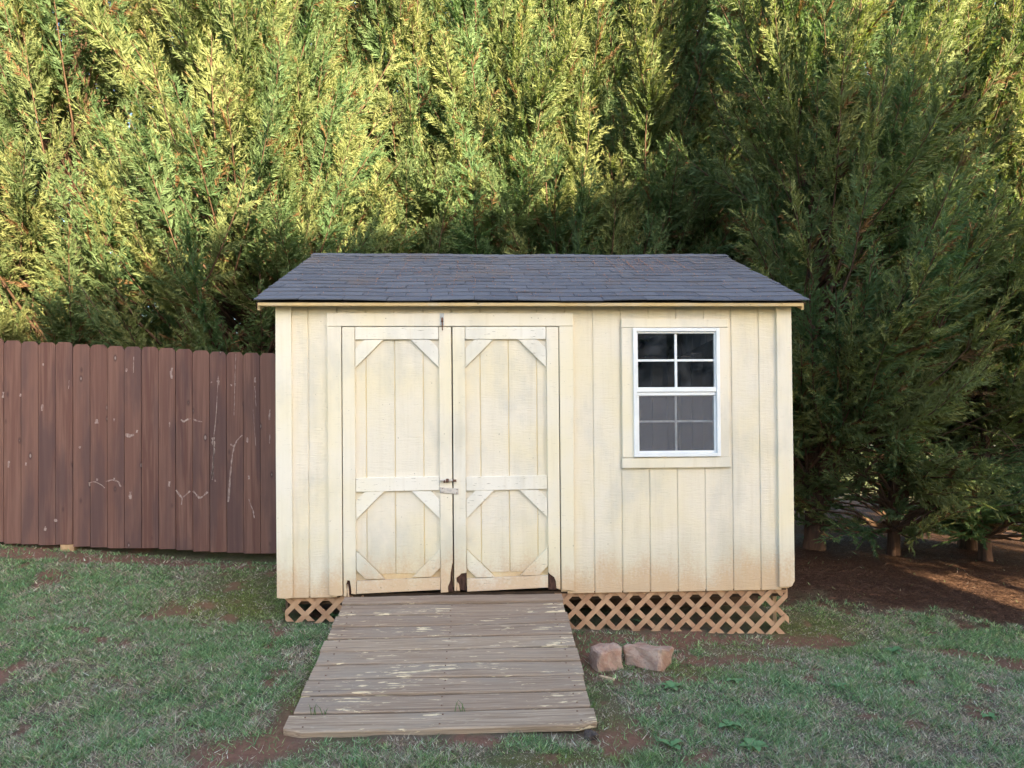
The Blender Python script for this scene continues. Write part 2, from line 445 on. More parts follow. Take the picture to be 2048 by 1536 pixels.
def axis(lo, hi, step, far):
    a = list(np.arange(lo, hi + 1e-6, step)); s = step
    while a[-1] < far: s *= 1.35; a.append(a[-1] + s)
    s = step; b = []
    v = lo
    while v > -far: s *= 1.35; v -= s; b.append(v)
    return np.array(b[::-1] + a)
gx = axis(-3.2, 7.2, 0.04, 600); gy = axis(-2.3, 2.7, 0.04, 600)
GX, GY = np.meshgrid(gx, gy)
GZ = gz(GX, GY)
cl, mo, lu, de, mu = fields(GX, GY)
def lerp(a, b, t): return a * (1 - t[..., None]) + np.array(b) * t[..., None]
gc = np.zeros(GX.shape + (3,)) + np.array((0.120, 0.122, 0.082))
gc = lerp(gc, (0.090, 0.115, 0.060), lu * 0.8)
gc = lerp(gc, (0.20, 0.155, 0.130), de * 0.6)
gc = lerp(gc, (0.135, 0.140, 0.045), mo * 0.85)
gc = lerp(gc, (0.27, 0.130, 0.095), cl * 0.85)
gc = lerp(gc, (0.135, 0.074, 0.055), mu * 0.95)
gc = lerp(gc, (0.09, 0.11, 0.04), sstep(9, 12, np.abs(GX - 2)) * 0.9)
gc = lerp(gc, (0.12, 0.14, 0.05), sstep(7, 10, GY) * 0.9)
nx, ny = len(gx), len(gy)
idx = np.arange(nx * ny).reshape(ny, nx)
quads = np.stack([idx[:-1, :-1], idx[:-1, 1:], idx[1:, 1:], idx[1:, :-1]], -1).reshape(-1, 4)
gm = fast_mesh("ground", np.stack([GX, GY, GZ], -1).reshape(-1, 3), quads, M['ground'], {"col": gc.reshape(-1, 3)})
gm.polygons.foreach_set("use_smooth", np.ones(len(quads), bool))
ground = link(bpy.data.objects.new("ground", gm))
tag(ground, "sloping yard of thin lawn, moss and red clay", "ground", kind="structure")

# grass: short blades, sampled denser near the viewer
def make_grass():
    N = 1700000
    x = rng.uniform(-3.4, 7.4, N); y = rng.uniform(-2.35, 2.0, N)
    keep = rng.random(N) < np.clip(1.15 - 0.26 * (y + 2.3), 0.30, 1)
    keep &= (np.abs(x - 1.5) < (y + 4.63) * 0.88 + 0.35)
    inr = (x > 0.50) & (x < 2.00) & (y > -1.46) & (y < 0.1)
    shed = (x > 0.02) & (x < 3.70) & (y > -0.02)
    keep &= ~inr & ~shed & ~((y > 1.3) & (x < 3.7))
    x, y = x[keep], y[keep]
    cl, mo, lu, de, mu = fields(x, y)
    n3 = fbm(x + 3, y + 60, 9, 3)
    dens = (0.40 + 0.75 * lu + 0.5 * n3) * (1 - 0.93 * sstep(0.2, 0.75, cl)) * (1 - 0.997 * sstep(0.1, 0.5, mu)) * (1 - 0.45 * mo)
    k = rng.random(len(x)) < dens
    x, y, cl, mo, lu, de, mu, n3 = [a[k] for a in (x, y, cl, mo, lu, de, mu, n3)]
    n = len(x)
    z = gz(x, y)
    isdead = rng.random(n) < (0.36 + 0.50 * de - 0.25 * lu)
    H = rng.uniform(0.009, 0.030, n) * (0.55 + 0.9 * fbm(x + 9, y - 20, 11, 3)) * (0.75 + 0.7 * lu) * np.where(mo > 0.4, 0.6, 1)
    H = np.where(isdead, H * 0.9, H)
    az = rng.uniform(0, 2 * math.pi, n); lean = rng.uniform(0.4, 1.8, n) * np.where(isdead, 1.25, 1.0)
    w = rng.uniform(0.0017, 0.0036, n) * (1 + 0.35 * np.clip(y + 1.5, 0, 3))
    az2 = rng.uniform(0, 2 * math.pi, n)
    b = np.stack([x, y, z - 0.003], -1)
    side = np.stack([np.cos(az2), np.sin(az2), 0 * x], -1) * w[:, None]
    tip = b + np.stack([np.cos(az) * lean * H, np.sin(az) * lean * H, H], -1)
    V = np.stack([b - side, b + side, tip], 1).reshape(-1, 3)
    g1 = np.array((0.115, 0.215, 0.112)); g2 = np.array((0.240, 0.335, 0.172)); gm_ = np.array((0.19, 0.20, 0.055)); dd = np.array((0.47, 0.41, 0.35)); d2 = np.array((0.28, 0.21, 0.185))
    t = rng.random(n)[:, None] ** 1.4 * 1.25
    c = g1 * (1 - t) + g2 * t
    c = c * (1 - 0.7 * mo[:, None]) + gm_ * 0.7 * mo[:, None]
    c = np.where(isdead[:, None], dd * t + d2 * (1 - t), c)
    c = c * np.exp(rng.normal(-0.03, 0.34, (n, 1)))
    C = np.clip(np.repeat(c * 1.15, 3, 0), 0, 0.75)
    me = fast_mesh("lawn_grass", V, np.arange(3 * n).reshape(-1, 3), M['grass'], {"col": C})
    o = link(bpy.data.objects.new("lawn_grass", me))
    tag(o, "short thin patchy grass and dry blades across the yard", "grass", kind="stuff")
make_grass()

def make_litter():
    n = 120000
    x = rng.uniform(3.7, 8.3, n); y = rng.uniform(-0.4, 3.2, n)
    k = rng.random(n) < fields(x, y)[4] ** 1.5
    x, y = x[k], y[k]; n = len(x); z = gz(x, y) + rng.uniform(0.002, 0.012, n)
    a = rng.uniform(0, 2 * math.pi, n); L = rng.uniform(0.015, 0.075, n); w = rng.uniform(0.002, 0.005, n)
    dx = np.stack([np.cos(a) * L, np.sin(a) * L, rng.uniform(-0.006, 0.010, n)], -1); sd = np.stack([-np.sin(a) * w, np.cos(a) * w, 0 * a], -1)
    b = np.stack([x, y, z], -1)
    V = np.stack([b - sd, b + sd, b + dx], 1).reshape(-1, 3)
    t = rng.random((n, 1)); c = np.array((0.06, 0.030, 0.022)) * (1 - t ** 2) + np.array((0.27, 0.175, 0.13)) * t ** 2
    me = fast_mesh("needle_litter", V, np.arange(3 * n).reshape(-1, 3), M['grass'], {"col": np.repeat(c, 3, 0)})
    tag(link(bpy.data.objects.new("needle_litter", me)), "brown fallen cypress litter on the ground under the trees", "leaf litter", kind="stuff")
make_litter()

# ------------------------------------------------------------------ shed
W, H = 3.717, 2.079
shed = tag(empty("garden_shed", (0, 0, 0)), "cream painted wooden garden shed with double doors and one window", "shed")
grooves = [0.2242 + 0.2032 * i for i in range(-1, 18)]
GV = 0.0042
DT = (0.366, 2.109, 2.007)                     # door trim: left, right, top
WT = (2.465, 3.252, 0.885, 1.962)              # window trim outline
DO = (0.463, 2.012, 1.911)                     # door opening
WO = (2.547, 3.179, 0.965, 1.896)              # window frame outline

# front wall: sheathing around the openings, seen only in the grooves
bm = bmesh.new()
for a in ((0.02, DO[0] - 0.004, 0.0, 2.10), (DO[0] - 0.004, DO[1] + 0.004, DO[2] + 0.004, 2.10), (DO[1] + 0.004, WO[0] + 0.006, 0.0, 2.10),
          (WO[0] + 0.006, WO[1] - 0.006, 0.0, WO[2] + 0.006), (WO[0] + 0.006, WO[1] - 0.006, WO[3] - 0.006, 2.10), (WO[1] - 0.006, W - 0.02, 0.0, 2.10)):
    box_bm(max(a[0], 0.03), min(a[1], W - 0.03), 0.0068, 0.03, a[2], a[3], 0, bm=bm)
wall = from_bm("front_wall", bm, M['siding'], shed)
for g0, g1 in zip(grooves[:-1], grooves[1:]):
    x0, x1 = max(g0 + GV, 0.09), min(g1 - GV, W - 0.09)
    if x1 - x0 < 0.01: continue
    # strips that a door or window trim overlaps are notched in one piece
    zb_, zt_ = -0.012, 2.10
    dl_, dr_, dz_ = DT[0] + 0.05, DT[1] - 0.05, DT[2] - 0.03
    wl_, wr_, w0_, w1_ = WT[0] + 0.05, WT[1] - 0.05, WT[2] + 0.03, WT[3] - 0.03
    if x0 < dl_ < x1: polys = [[(x0, zb_), (dl_, zb_), (dl_, dz_), (x1, dz_), (x1, zt_), (x0, zt_)]]
    elif x0 < dr_ < x1: polys = [[(dr_, zb_), (x1, zb_), (x1, zt_), (x0, zt_), (x0, dz_), (dr_, dz_)]]
    elif x0 < wl_ < x1: polys = [[(x0, zb_), (x1, zb_), (x1, w0_), (wl_, w0_), (wl_, w1_), (x1, w1_), (x1, zt_), (x0, zt_)]]
    elif x0 < wr_ < x1: polys = [[(x0, zb_), (x1, zb_), (x1, zt_), (x0, zt_), (x0, w1_), (wr_, w1_), (wr_, w0_), (x0, w0_)]]
    elif dl_ <= x0 and x1 <= dr_: polys = [[(x0, dz_), (x1, dz_), (x1, zt_), (x0, zt_)]]
    elif wl_ <= x0 and x1 <= wr_: polys = [[(x0, zb_), (x1, zb_), (x1, w0_), (x0, w0_)], [(x0, w1_), (x1, w1_), (x1, zt_), (x0, zt_)]]
    else: polys = [[(x0, zb_), (x1, zb_), (x1, zt_), (x0, zt_)]]
    for pl in polys: prism("siding_strip", pl, 0.0, 0.0080, M['siding'], wall, 0.0025)

# corner boards (bottoms worn), trims
prism("corner_board", [(0.002, -0.004), (0.060, -0.012), (0.110, -0.006), (0.113, 0.05), (0.111, 1.0), (0.110, 2.066), (0.001, 2.066), (-0.001, 1.0)], -0.021, 0.002, M['trim'], shed)
prism("corner_board", [(W - 0.114, 0.012), (W - 0.112, 2.066), (W - 0.002, 2.066), (W, 1.0), (W - 0.001, 0.055), (W - 0.026, 0.014)], -0.021, 0.002, M['trim'], shed)
for s, xx in ((-1, 0.003), (1, W - 0.020)):
    box("corner_board", xx, xx + 0.017, 0.003, 0.10, 0.016, 2.09, M['trim'], shed)
prism("door_trim", [(DT[0], 0.012), (DT[0] + 0.05, 0.0), (DO[0] - 0.003, 0.006), (DO[0] - 0.002, DO[2] - 0.001), (DT[0] - 0.004, DO[2] - 0.001)], -0.024, 0.002, M['trim'], shed)
prism("door_trim", [(DO[1] + 0.003, 0.018), (DT[1] - 0.004, 0.012), (DT[1] + 0.006, DO[2] - 0.001), (DO[1] + 0.002, DO[2] - 0.001)], -0.024, 0.002, M['trim'], shed)
box("door_trim", DT[0] - 0.004, DT[1] + 0.006, -0.026, 0.002, DO[2] + 0.002, DT[2], M['trim'], shed, jit=0.002)
box("window_trim", WT[0], WO[0] + 0.01, -0.020, 0.002, WO[2] - 0.004, WO[3] + 0.004, M['trim'], shed)
box("window_trim", WO[1] - 0.01, WT[1] - 0.004, -0.020, 0.002, WO[2] - 0.004, WO[3] + 0.004, M['trim'], shed)
box("window_trim", WT[0] - 0.003, WT[1], -0.022, 0.002, WT[2], WO[2] - 0.006, M['trim'], shed, jit=0.003)
box("window_trim", WT[0], WT[1] - 0.006, -0.022, 0.002, WO[3] + 0.006, WT[3], M['trim'], shed, jit=0.003)

# side and rear walls, floor, framing
def grooved(name, p0, p1, z0, z1f):
    """grooved panel between two plan points, height by z1f(t)"""
    p0, p1 = Vector(p0), Vector(p1); L = (p1 - p0).length; u = (p1 - p0) / L; n = Vector((u.y, -u.x))
    prof = []
    s = 0.0
    while s < L - 1e-4:
        e = min(s + 0.2032, L); prof += [(s, 0.0), (e - 0.009, 0.0), (e - 0.009, -0.006), (e, -0.006)]; s = e
    bm = bmesh.new(); prev = None
    for s, dep in prof:
        q = p0 + u * s + n * dep
        a = bm.verts.new((q.x, q.y, z0)); b = bm.verts.new((q.x, q.y, z1f(s / L)))
        if prev: bm.faces.new((prev[0], a, b, prev[1]))
        prev = (a, b)
    r = bmesh.ops.extrude_face_region(bm, geom=bm.faces[:])
    bmesh.ops.translate(bm, verts=[v for v in r['geom'] if isinstance(v, bmesh.types.BMVert)], vec=(-n.x * 0.03, -n.y * 0.03, 0))
    return from_bm(name, bm, M['siding'], shed)
RY, RZ, EZ, EY = 1.5397, 2.8997, 2.0816, -0.1063
roofz = lambda y: (EZ + (RZ - EZ) * (y - EY) / (RY - EY)) if y <= RY else (RZ - (RZ - EZ) * (y - RY) / (RY - EY))
DEPTH = 3.06
gz_top = lambda t: roofz(0.03 + t * (DEPTH - 0.06)) - 0.05
grooved("side_wall", (0.022, DEPTH - 0.03), (0.022, 0.033), 0.0, lambda t: gz_top(1 - t))
grooved("side_wall", (W - 0.022, 0.033), (W - 0.022, DEPTH - 0.03), 0.0, gz_top)
grooved("rear_wall", (W - 0.03, DEPTH), (0.03, DEPTH), 0.0, lambda t: 2.05)
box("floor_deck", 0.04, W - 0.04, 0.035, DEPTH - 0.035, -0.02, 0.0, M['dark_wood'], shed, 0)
box("wall_lining", 0.05, W - 0.05, DEPTH - 0.06, DEPTH - 0.04, 0.001, 2.3, M['dark_wood'], shed, 0)  # dark lining added to darken the interior seen through the window
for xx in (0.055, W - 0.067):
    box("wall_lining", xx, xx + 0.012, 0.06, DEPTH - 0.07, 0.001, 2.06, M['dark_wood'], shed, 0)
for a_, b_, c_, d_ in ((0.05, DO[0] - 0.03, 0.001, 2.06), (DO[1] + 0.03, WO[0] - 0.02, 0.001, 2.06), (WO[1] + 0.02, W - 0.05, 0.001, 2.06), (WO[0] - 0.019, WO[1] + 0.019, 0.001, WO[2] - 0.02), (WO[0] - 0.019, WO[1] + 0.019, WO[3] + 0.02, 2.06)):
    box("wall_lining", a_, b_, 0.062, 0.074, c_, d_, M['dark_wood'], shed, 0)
box("eave_blocking", 0.03, W - 0.03, -0.02, 0.06, 2.101, 2.107, M['dark_wood'], shed, 0)  # thin strip added to stop light entering over the wall top
box("rim_joist", 0.05, W - 0.05, 0.075, 0.11, -0.075, -0.021, M['dark_wood'], shed)
for yy in (0.5, 1.5, 2.6):
    box("skid", 0.05, W - 0.05, yy, yy + 0.1, -0.30, -0.021, M['dark_wood'], shed)
for xx in (0.5, 1.9, 3.3):
    for yy in (0.5, 2.6):
        box("support_block", xx, xx + 0.2, yy - 0.05, yy + 0.15, -0.50, -0.301, M['stone'], shed, 0.01)

# ---- roof
sl = math.hypot(RY - EY, RZ - EZ); uy, uz = (RY - EY) / sl, (RZ - EZ) / sl
XL, XR = -0.125, W + 0.087
def sag(x, t):
    return -0.010 * math.sin(math.pi * (x - XL) / (XR - XL)) * (0.4 + 0.6 * t) + 0.004 * math.sin(x * 5.1 + t * 3)
def slope_pt(x, s, up, back=False):
    y = EY + uy * s; z = EZ + uz * s
    y, z = y - uz * up, z + uy * up
    if back: y = 2 * RY - y
    return (x, y, z + sag(x, s / sl))
bm = bmesh.new()
for back in (False, True):
    g = [[bm.verts.new(slope_pt(x, s, -0.024 - 0.014 * k_, back)) for x in np.linspace(XL + 0.012, XR - 0.012, 14)] for k_ in (0, 1) for s in (0.012, sl)]
    for i in range(13):
        bm.faces.new((g[0][i], g[0][i + 1], g[1][i + 1], g[1][i])); bm.faces.new((g[2][i], g[3][i], g[3][i + 1], g[2][i + 1]))
        bm.faces.new((g[0][i], g[2][i], g[2][i + 1], g[0][i + 1]))
    for i in (0, 13):
        bm.faces.new((g[0][i], g[1][i], g[3][i], g[2][i]))
roof = from_bm("roof", bm, M['dark_wood'], shed)
EXPO = 0.1255
def shingle_bm(x0, x1, s0, s1, back=False, bm=None):
    bm = bm or bmesh.new()
    j = random.uniform(-0.003, 0.003); th = 0.007
    top = 0.002; bot = 0.013 + random.uniform(-0.002, 0.003)
    P = []
    for x, s, a in ((x0, s0 + j, bot), (x1, s0 + j + random.uniform(-0.002, 0.002), bot), (x1, s1, top), (x0, s1, top)):
        P.append((slope_pt(x, s, a - 0.012 + th, back), slope_pt(x, s, a - 0.012, back)))
    t = [bm.verts.new(p[0]) for p in P]; b = [bm.verts.new(p[1]) for p in P]
    bm.faces.new(t); bm.faces.new(b[::-1])
    for i in range(4): bm.faces.new((t[i], b[i], b[(i + 1) % 4], t[(i + 1) % 4]))
    return bm
nc = int(sl / EXPO)
backbm = bmesh.new()
for c in range(nc + 1):
    s0 = -0.012 + c * EXPO; s1 = min(s0 + EXPO * 1.7, sl)
    off = (0.152 if c % 2 else 0.0) + (0.02 * (c % 5)) + random.uniform(-0.01, 0.01)
    x = XL - off
    while x < XR:
        a, b = max(x + 0.0025, XL), min(x + 0.305 - 0.0025, XR)
        if b - a > 0.03:
            o = from_bm("shingle", shingle_bm(a, b, s0, s1), M['shingle'], roof, slope_pt((a + b) / 2, s0, 0))
            shingle_bm(a, b, s0, s1, True, backbm)
        x += 0.305
o = from_bm("rear_shingles", backbm, M['shingle'], roof); o["kind"] = "stuff"
x = XL - 0.01
i = 0
while x < XR - 0.02:
    a, b = x, min(x + 0.30, XR + 0.008)
    bm = bmesh.new()
    rows = []
    for xx, lift in ((a, 0.003), (b, 0.010 + random.uniform(0, 0.003))):
        row = []
        for ds in (-0.13, -0.05, 0.0, 0.05, 0.13):
            zz = RZ + sag(xx, 1) - abs(ds) * uz / uy * 0.97 + lift + 0.008 - (0.004 if ds == 0 else 0)
            row.append((bm.verts.new((xx, RY + ds, zz)), bm.verts.new((xx, RY + ds, zz - 0.005))))
        rows.append(row)
    for q in range(4):
        for lev in (0, 1):
            bm.faces.new((rows[0][q][lev], rows[1][q][lev], rows[1][q + 1][lev], rows[0][q + 1][lev]))
    for r_ in rows:
        for q in range(4): bm.faces.new((r_[q][0], r_[q + 1][0], r_[q + 1][1], r_[q][1]))
    for q in (0, 4): bm.faces.new((rows[0][q][0], rows[0][q][1], rows[1][q][1], rows[1][q][0]))
    from_bm("ridge_shingle", bm, M['shingle'], roof, ((a + b) / 2, RY, RZ))
    x += 0.145; i += 1

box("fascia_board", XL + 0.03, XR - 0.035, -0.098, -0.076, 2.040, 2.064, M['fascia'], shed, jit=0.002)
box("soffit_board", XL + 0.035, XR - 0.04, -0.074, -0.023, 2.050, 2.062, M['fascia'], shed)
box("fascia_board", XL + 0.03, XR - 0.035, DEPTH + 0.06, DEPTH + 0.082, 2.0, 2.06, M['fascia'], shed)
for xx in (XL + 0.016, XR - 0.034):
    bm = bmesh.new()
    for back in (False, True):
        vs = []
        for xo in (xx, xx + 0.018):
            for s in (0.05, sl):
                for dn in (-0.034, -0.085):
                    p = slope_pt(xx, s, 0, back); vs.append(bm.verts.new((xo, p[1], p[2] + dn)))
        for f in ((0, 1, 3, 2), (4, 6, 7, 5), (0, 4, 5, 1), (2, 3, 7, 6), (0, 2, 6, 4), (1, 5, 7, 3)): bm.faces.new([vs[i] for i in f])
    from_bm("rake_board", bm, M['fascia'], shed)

# needles caught on the roof
def roof_litter():
    n = 1500
    x = np.concatenate([rng.uniform(0.0, 3.6, 700), rng.normal(2.95, 0.28, 450), rng.normal(1.1, 0.45, 350)])
    s = np.concatenate([rng.uniform(0.0, sl, 700) ** 1.0, rng.normal(1.28, 0.22, 450), rng.normal(1.0, 0.4, 350)])
    V = []; C = []
    for a, b in zip(x, s):
        if not (XL + 0.05 < a < XR - 0.05 and 0.0 < b < sl - 0.1): continue
        if random.random() < 0.4: a = round((a - XL) / 0.1525) * 0.1525 + XL + random.uniform(-0.01, 0.01); ang = math.pi / 2 + random.uniform(-0.3, 0.3)
        else: ang = random.uniform(0, math.pi)
        L = random.uniform(0.012, 0.045); w = random.uniform(0.0015, 0.0032)
        da, db = math.cos(ang) * L, math.sin(ang) * L
        V += [slope_pt(a - w * math.sin(ang), b + w * math.cos(ang), 0.014), slope_pt(a + w * math.sin(ang), b - w * math.cos(ang), 0.014), slope_pt(a + da, b + db, 0.018)]
        t = random.random(); C += [(0.22 + 0.25 * t, 0.10 + 0.15 * t, 0.06 + 0.10 * t)] * 3
    me = fast_mesh("roof_litter", np.array(V), np.arange(len(V)).reshape(-1, 3), M['grass'], {"col": np.array(C)})
    tag(link(bpy.data.objects.new("roof_litter", me)), "rust coloured dead needles scattered on the shingle roof", "leaf litter", kind="stuff")
roof_litter()

# ---- doors
def brace(name, cx, cz, sx, sz, parent, a=0.066, b=0.200, dx=0.0):
    pts = [(cx + sx * 0.001, cz + sz * a), (cx + sx * 0.001, cz + sz * b), (cx + sx * b, cz + sz * 0.001), (cx + sx * a, cz + sz * 0.001)]
    return prism(name, pts, -0.0185 + dx, 0.0, M['rail'], parent)
def jag(x0, x1, z, n, amp):
    return [(x0 + (x1 - x0) * i / n, z + random.uniform(-amp, amp)) for i in range(n + 1)]
def make_door(x0, x1, s0, s1, zb):
    """x0..x1 leaf, s0/s1 inner edges of the stiles"""
    d = box("door", x0 + 0.001, x1 - 0.001, 0.005, 0.028, zb + 0.03, 1.905, M['backing'], shed, 0)
    gs = [s0 - 0.02] + [g for g in grooves if s0 < g < s1] + [s1 + 0.02]
    for a, b in zip(gs[:-1], gs[1:]):
        a2, b2 = a + GV * 0.8, b - GV * 0.8
        box("panel_strip", a2, b2, -0.001, 0.008, 0.79, 1.85, M['siding'], d, 0.002)
        # the lower field ends in a cut-corner outline
        zc = lambda x: 0.150 + max(0, (s0 + 0.175 - x)) * 0.98 + max(0, (x - (s1 - 0.175))) * 0.98
        xs = sorted({a2, b2} | {c for c in (s0 + 0.175, s1 - 0.175) if a2 < c < b2})
        prism("panel_strip", [(x, zc(x)) for x in xs] + [(b2, 0.77), (a2, 0.77)], -0.001, 0.006, M['siding'], d)
    for sx, c in ((1, s0), (-1, s1)):
        brace("corner_brace", c, 1.817, sx, -1, d)
        brace("corner_brace", c, 0.738, sx, -1, d)
        brace("corner_brace", c, 0.112 + (0.004 if sx > 0 else 0.012), sx, 1, d, dx=-0.001)
    box("rail", s0 + 0.0015, s1 - 0.0015, -0.020, 0.002, 1.818, 1.908, M['rail'], d)
    prism("rail", [(s0 + 0.0015, 0.735), (s1 - 0.0015, 0.742), (s1 - 0.0015, 0.840), (s0 + 0.0015, 0.834)], -0.021, 0.002, M['rail'], d)
    prism("rail", [(s0 + 0.0015, zb - 0.002), (s1 - 0.0015, zb + 0.018), (s1 - 0.0015, zb + 0.106), (s0 + 0.0015, zb + 0.090)], -0.021, 0.002, M['rail'], d)
    return d
dl = make_door(0.466, 1.2405, 0.557, 1.151, 0.016)
dr = make_door(1.2475, 2.009, 1.338, 1.919, 0.019)
Yf = (-0.024, 0.002)
prism("stile", [(0.468, 0.0), (0.487, -0.005), (0.492, 0.03), (0.486, 0.085), (0.495, 0.112), (0.512, 0.110), (0.519, 0.07), (0.523, 0.03), (0.522, 0.016), (0.5555, 0.012), (0.5555, 1.906), (0.468, 1.906)], *Yf, M['trim'], dl)
prism("stile", [(1.1525, 0.014), (1.205, 0.016), (1.203, 0.055), (1.213, 0.075), (1.221, 0.10), (1.223, 0.15), (1.230, 0.19), (1.239, 0.23), (1.239, 1.906), (1.1525, 1.906)], *Yf, M['trim'], dl)
prism("stile", [(1.249, 0.026), (1.262, 0.024), (1.268, 0.08), (1.262, 0.115), (1.282, 0.130), (1.300, 0.148), (1.336, 0.152), (1.3365, 1.906), (1.249, 1.906)], *Yf, M['trim'], dr)
prism("stile", [(1.921, 0.145), (1.938, 0.128), (1.962, 0.112), (1.974, 0.080), (1.978, 0.030), (2.006, 0.022), (2.0075, 1.906), (1.921, 1.906)], *Yf, M['trim'], dr)
def rot(x0, x1, z0, z1, p, y=-0.012):
    pts = jag(x0, x1, z0, 4, 0.004) + [(x1 - random.uniform(0, 0.006), z0 + (z1 - z0) * 0.5)] + jag(x1, x0, z1, 4, 0.008)
    prism("rotten_wood", pts, y, 0.004, M['rot'], p, 0)
rot(0.486, 0.530, 0.012, 0.115, dl); rot(1.205, 1.238, 0.018, 0.21, dl, -0.010); rot(1.268, 1.337, 0.028, 0.15, dr, -0.008); rot(1.921, 1.980, 0.020, 0.145, dr, -0.014)
prism("splinter", [(0.496, -0.006), (0.507, -0.004), (0.503, 0.05), (0.497, 0.085), (0.493, 0.05)], -0.022, -0.008, M['rail'], dl)
prism("splinter", [(1.266, 0.026), (1.287, 0.024), (1.282, 0.07), (1.270, 0.085)], -0.020, -0.006, M['trim'], dr)
# dark reveal behind the gaps
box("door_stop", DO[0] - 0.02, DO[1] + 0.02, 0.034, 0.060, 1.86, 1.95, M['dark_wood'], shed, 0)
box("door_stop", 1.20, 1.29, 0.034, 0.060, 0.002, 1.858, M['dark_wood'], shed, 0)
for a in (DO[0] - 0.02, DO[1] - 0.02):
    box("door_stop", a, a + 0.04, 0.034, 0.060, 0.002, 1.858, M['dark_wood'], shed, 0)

# hardware
def cyl(name, p0, p1, r, mat, parent, seg=10, r2=None):
    p0, p1 = Vector(p0), Vector(p1); ax = p1 - p0
    bm = bmesh.new()
    bmesh.ops.create_cone(bm, cap_ends=True, segments=seg, radius1=r, radius2=r if r2 is None else r2, depth=ax.length,
                          matrix=Matrix.Translation((p0 + p1) / 2) @ ax.to_track_quat('Z', 'Y').to_matrix().to_4x4())
    return from_bm(name, bm, mat, parent, tuple((p0 + p1) / 2))
bb = box("barrel_bolt", 1.152, 1.225, -0.030, -0.0235, 0.795, 0.835, M['trim'], dl, 0.001)
cyl("bolt_rod", (1.156, -0.036, 0.812), (1.268, -0.036, 0.810), 0.0075, M['steel'], dl)
cyl("bolt_knob", (1.185, -0.036, 0.812), (1.185, -0.058, 0.800), 0.006, M['rust'], dl)
box("bolt_collar", 1.196, 1.216, -0.046, -0.026, 0.798, 0.824, M['rust'], dl, 0.003)
cyl("bolt_tip", (1.244, -0.036, 0.810), (1.270, -0.036, 0.809), 0.0085, M['rust'], dl)
box("bolt_keeper", 1.250, 1.272, -0.034, -0.0245, 0.792, 0.828, M['trim'], dr, 0.002)
hp = prism("hasp", [(1.152, 0.723), (1.283, 0.712), (1.284, 0.752), (1.153, 0.764)], -0.031, -0.0245, M['steel'], dr, 0.002)
cyl("hasp_staple", (1.172, -0.030, 0.741), (1.172, -0.046, 0.741), 0.011, M['steel'], dl, 12)
cyl("hasp_pin", (1.172, -0.040, 0.728), (1.172, -0.042, 0.756), 0.004, M['rust'], dl, 6)
for a, b in ((1.272, 0.722), (1.274, 0.745)): cyl("screw", (a, -0.030, b), (a, -0.033, b), 0.004, M['rust'], dr, 8)
tl = box("top_latch", 1.160, 1.190, -0.031, -0.0265, 1.916, 2.002, M['zinc'], shed, 0.001)
cyl("latch_hook", (1.177, -0.036, 1.972), (1.179, -0.036, 1.880), 0.004, M['rust'], shed, 8)
cyl("latch_knob", (1.177, -0.034, 1.965), (1.178, -0.042, 1.940), 0.0075, M['rust'], shed, 8)
for a in (1.166, 1.184):
    for b in (1.925, 1.993): cyl("screw", (a, -0.0305, b), (a, -0.034, b), 0.0032, M['zinc'], shed, 8)

# ---- window
wx0, wx1, wz0, wz1 = WO
fw = 0.026
bm = bmesh.new()
for a in ((wx0, wx0 + fw, wz0, wz1), (wx1 - fw, wx1, wz0, wz1), (wx0 + fw, wx1 - fw, wz0, wz0 + fw), (wx0 + fw, wx1 - fw, wz1 - fw, wz1)):
    box_bm(a[0], a[1], -0.034, 0.030, a[2], a[3], 0.002, bm=bm)
win = from_bm("window", bm, M['vinyl'], shed, ((wx0 + wx1) / 2, 0, wz0))
def bar(name, x0, x1, y0, y1, z0, z1, mat=None): return box(name, x0, x1, y0, y1, z0, z1, mat or M['vinyl'], win, 0.002)
ix0, ix1 = wx0 + fw, wx1 - fw
zm0, zm1 = 1.418, 1.462                        # meeting rails
ml = (1.643 - 0.022, 1.643 + 0.004)
# upper sash (outer)
bar("sash_stile", ix0 + 0.001, ix0 + 0.010, -0.022, 0.012, zm1 - 0.02, wz1 - fw - 0.001)
bar("sash_stile", ix1 - 0.010, ix1 - 0.001, -0.022, 0.012, zm1 - 0.02, wz1 - fw - 0.001)
bar("sash_rail", ix0 + 0.011, ix1 - 0.011, -0.023, 0.012, wz1 - fw - 0.012, wz1 - fw - 0.001)
bar("meeting_rail", ix0 + 0.0005, ix1 - 0.0005, -0.027, 0.012, zm0 + 0.016, zm1 + 0.006)
bar("meeting_rail", ix0 + 0.003, ix1 - 0.003, -0.020, 0.014, zm0 - 0.010, zm0 + 0.014)
mx = (wx0 + wx1) / 2
zu = 1.664; zl = 1.222
bar("muntin", mx - 0.009, mx + 0.009, -0.012, 0.004, zm1 + 0.007, wz1 - fw - 0.013)
bar("muntin", ix0 + 0.011, mx - 0.0095, -0.011, 0.003, zu - 0.008, zu + 0.008)
bar("muntin", mx + 0.0095, ix1 - 0.011, -0.011, 0.003, zu - 0.008, zu + 0.008)
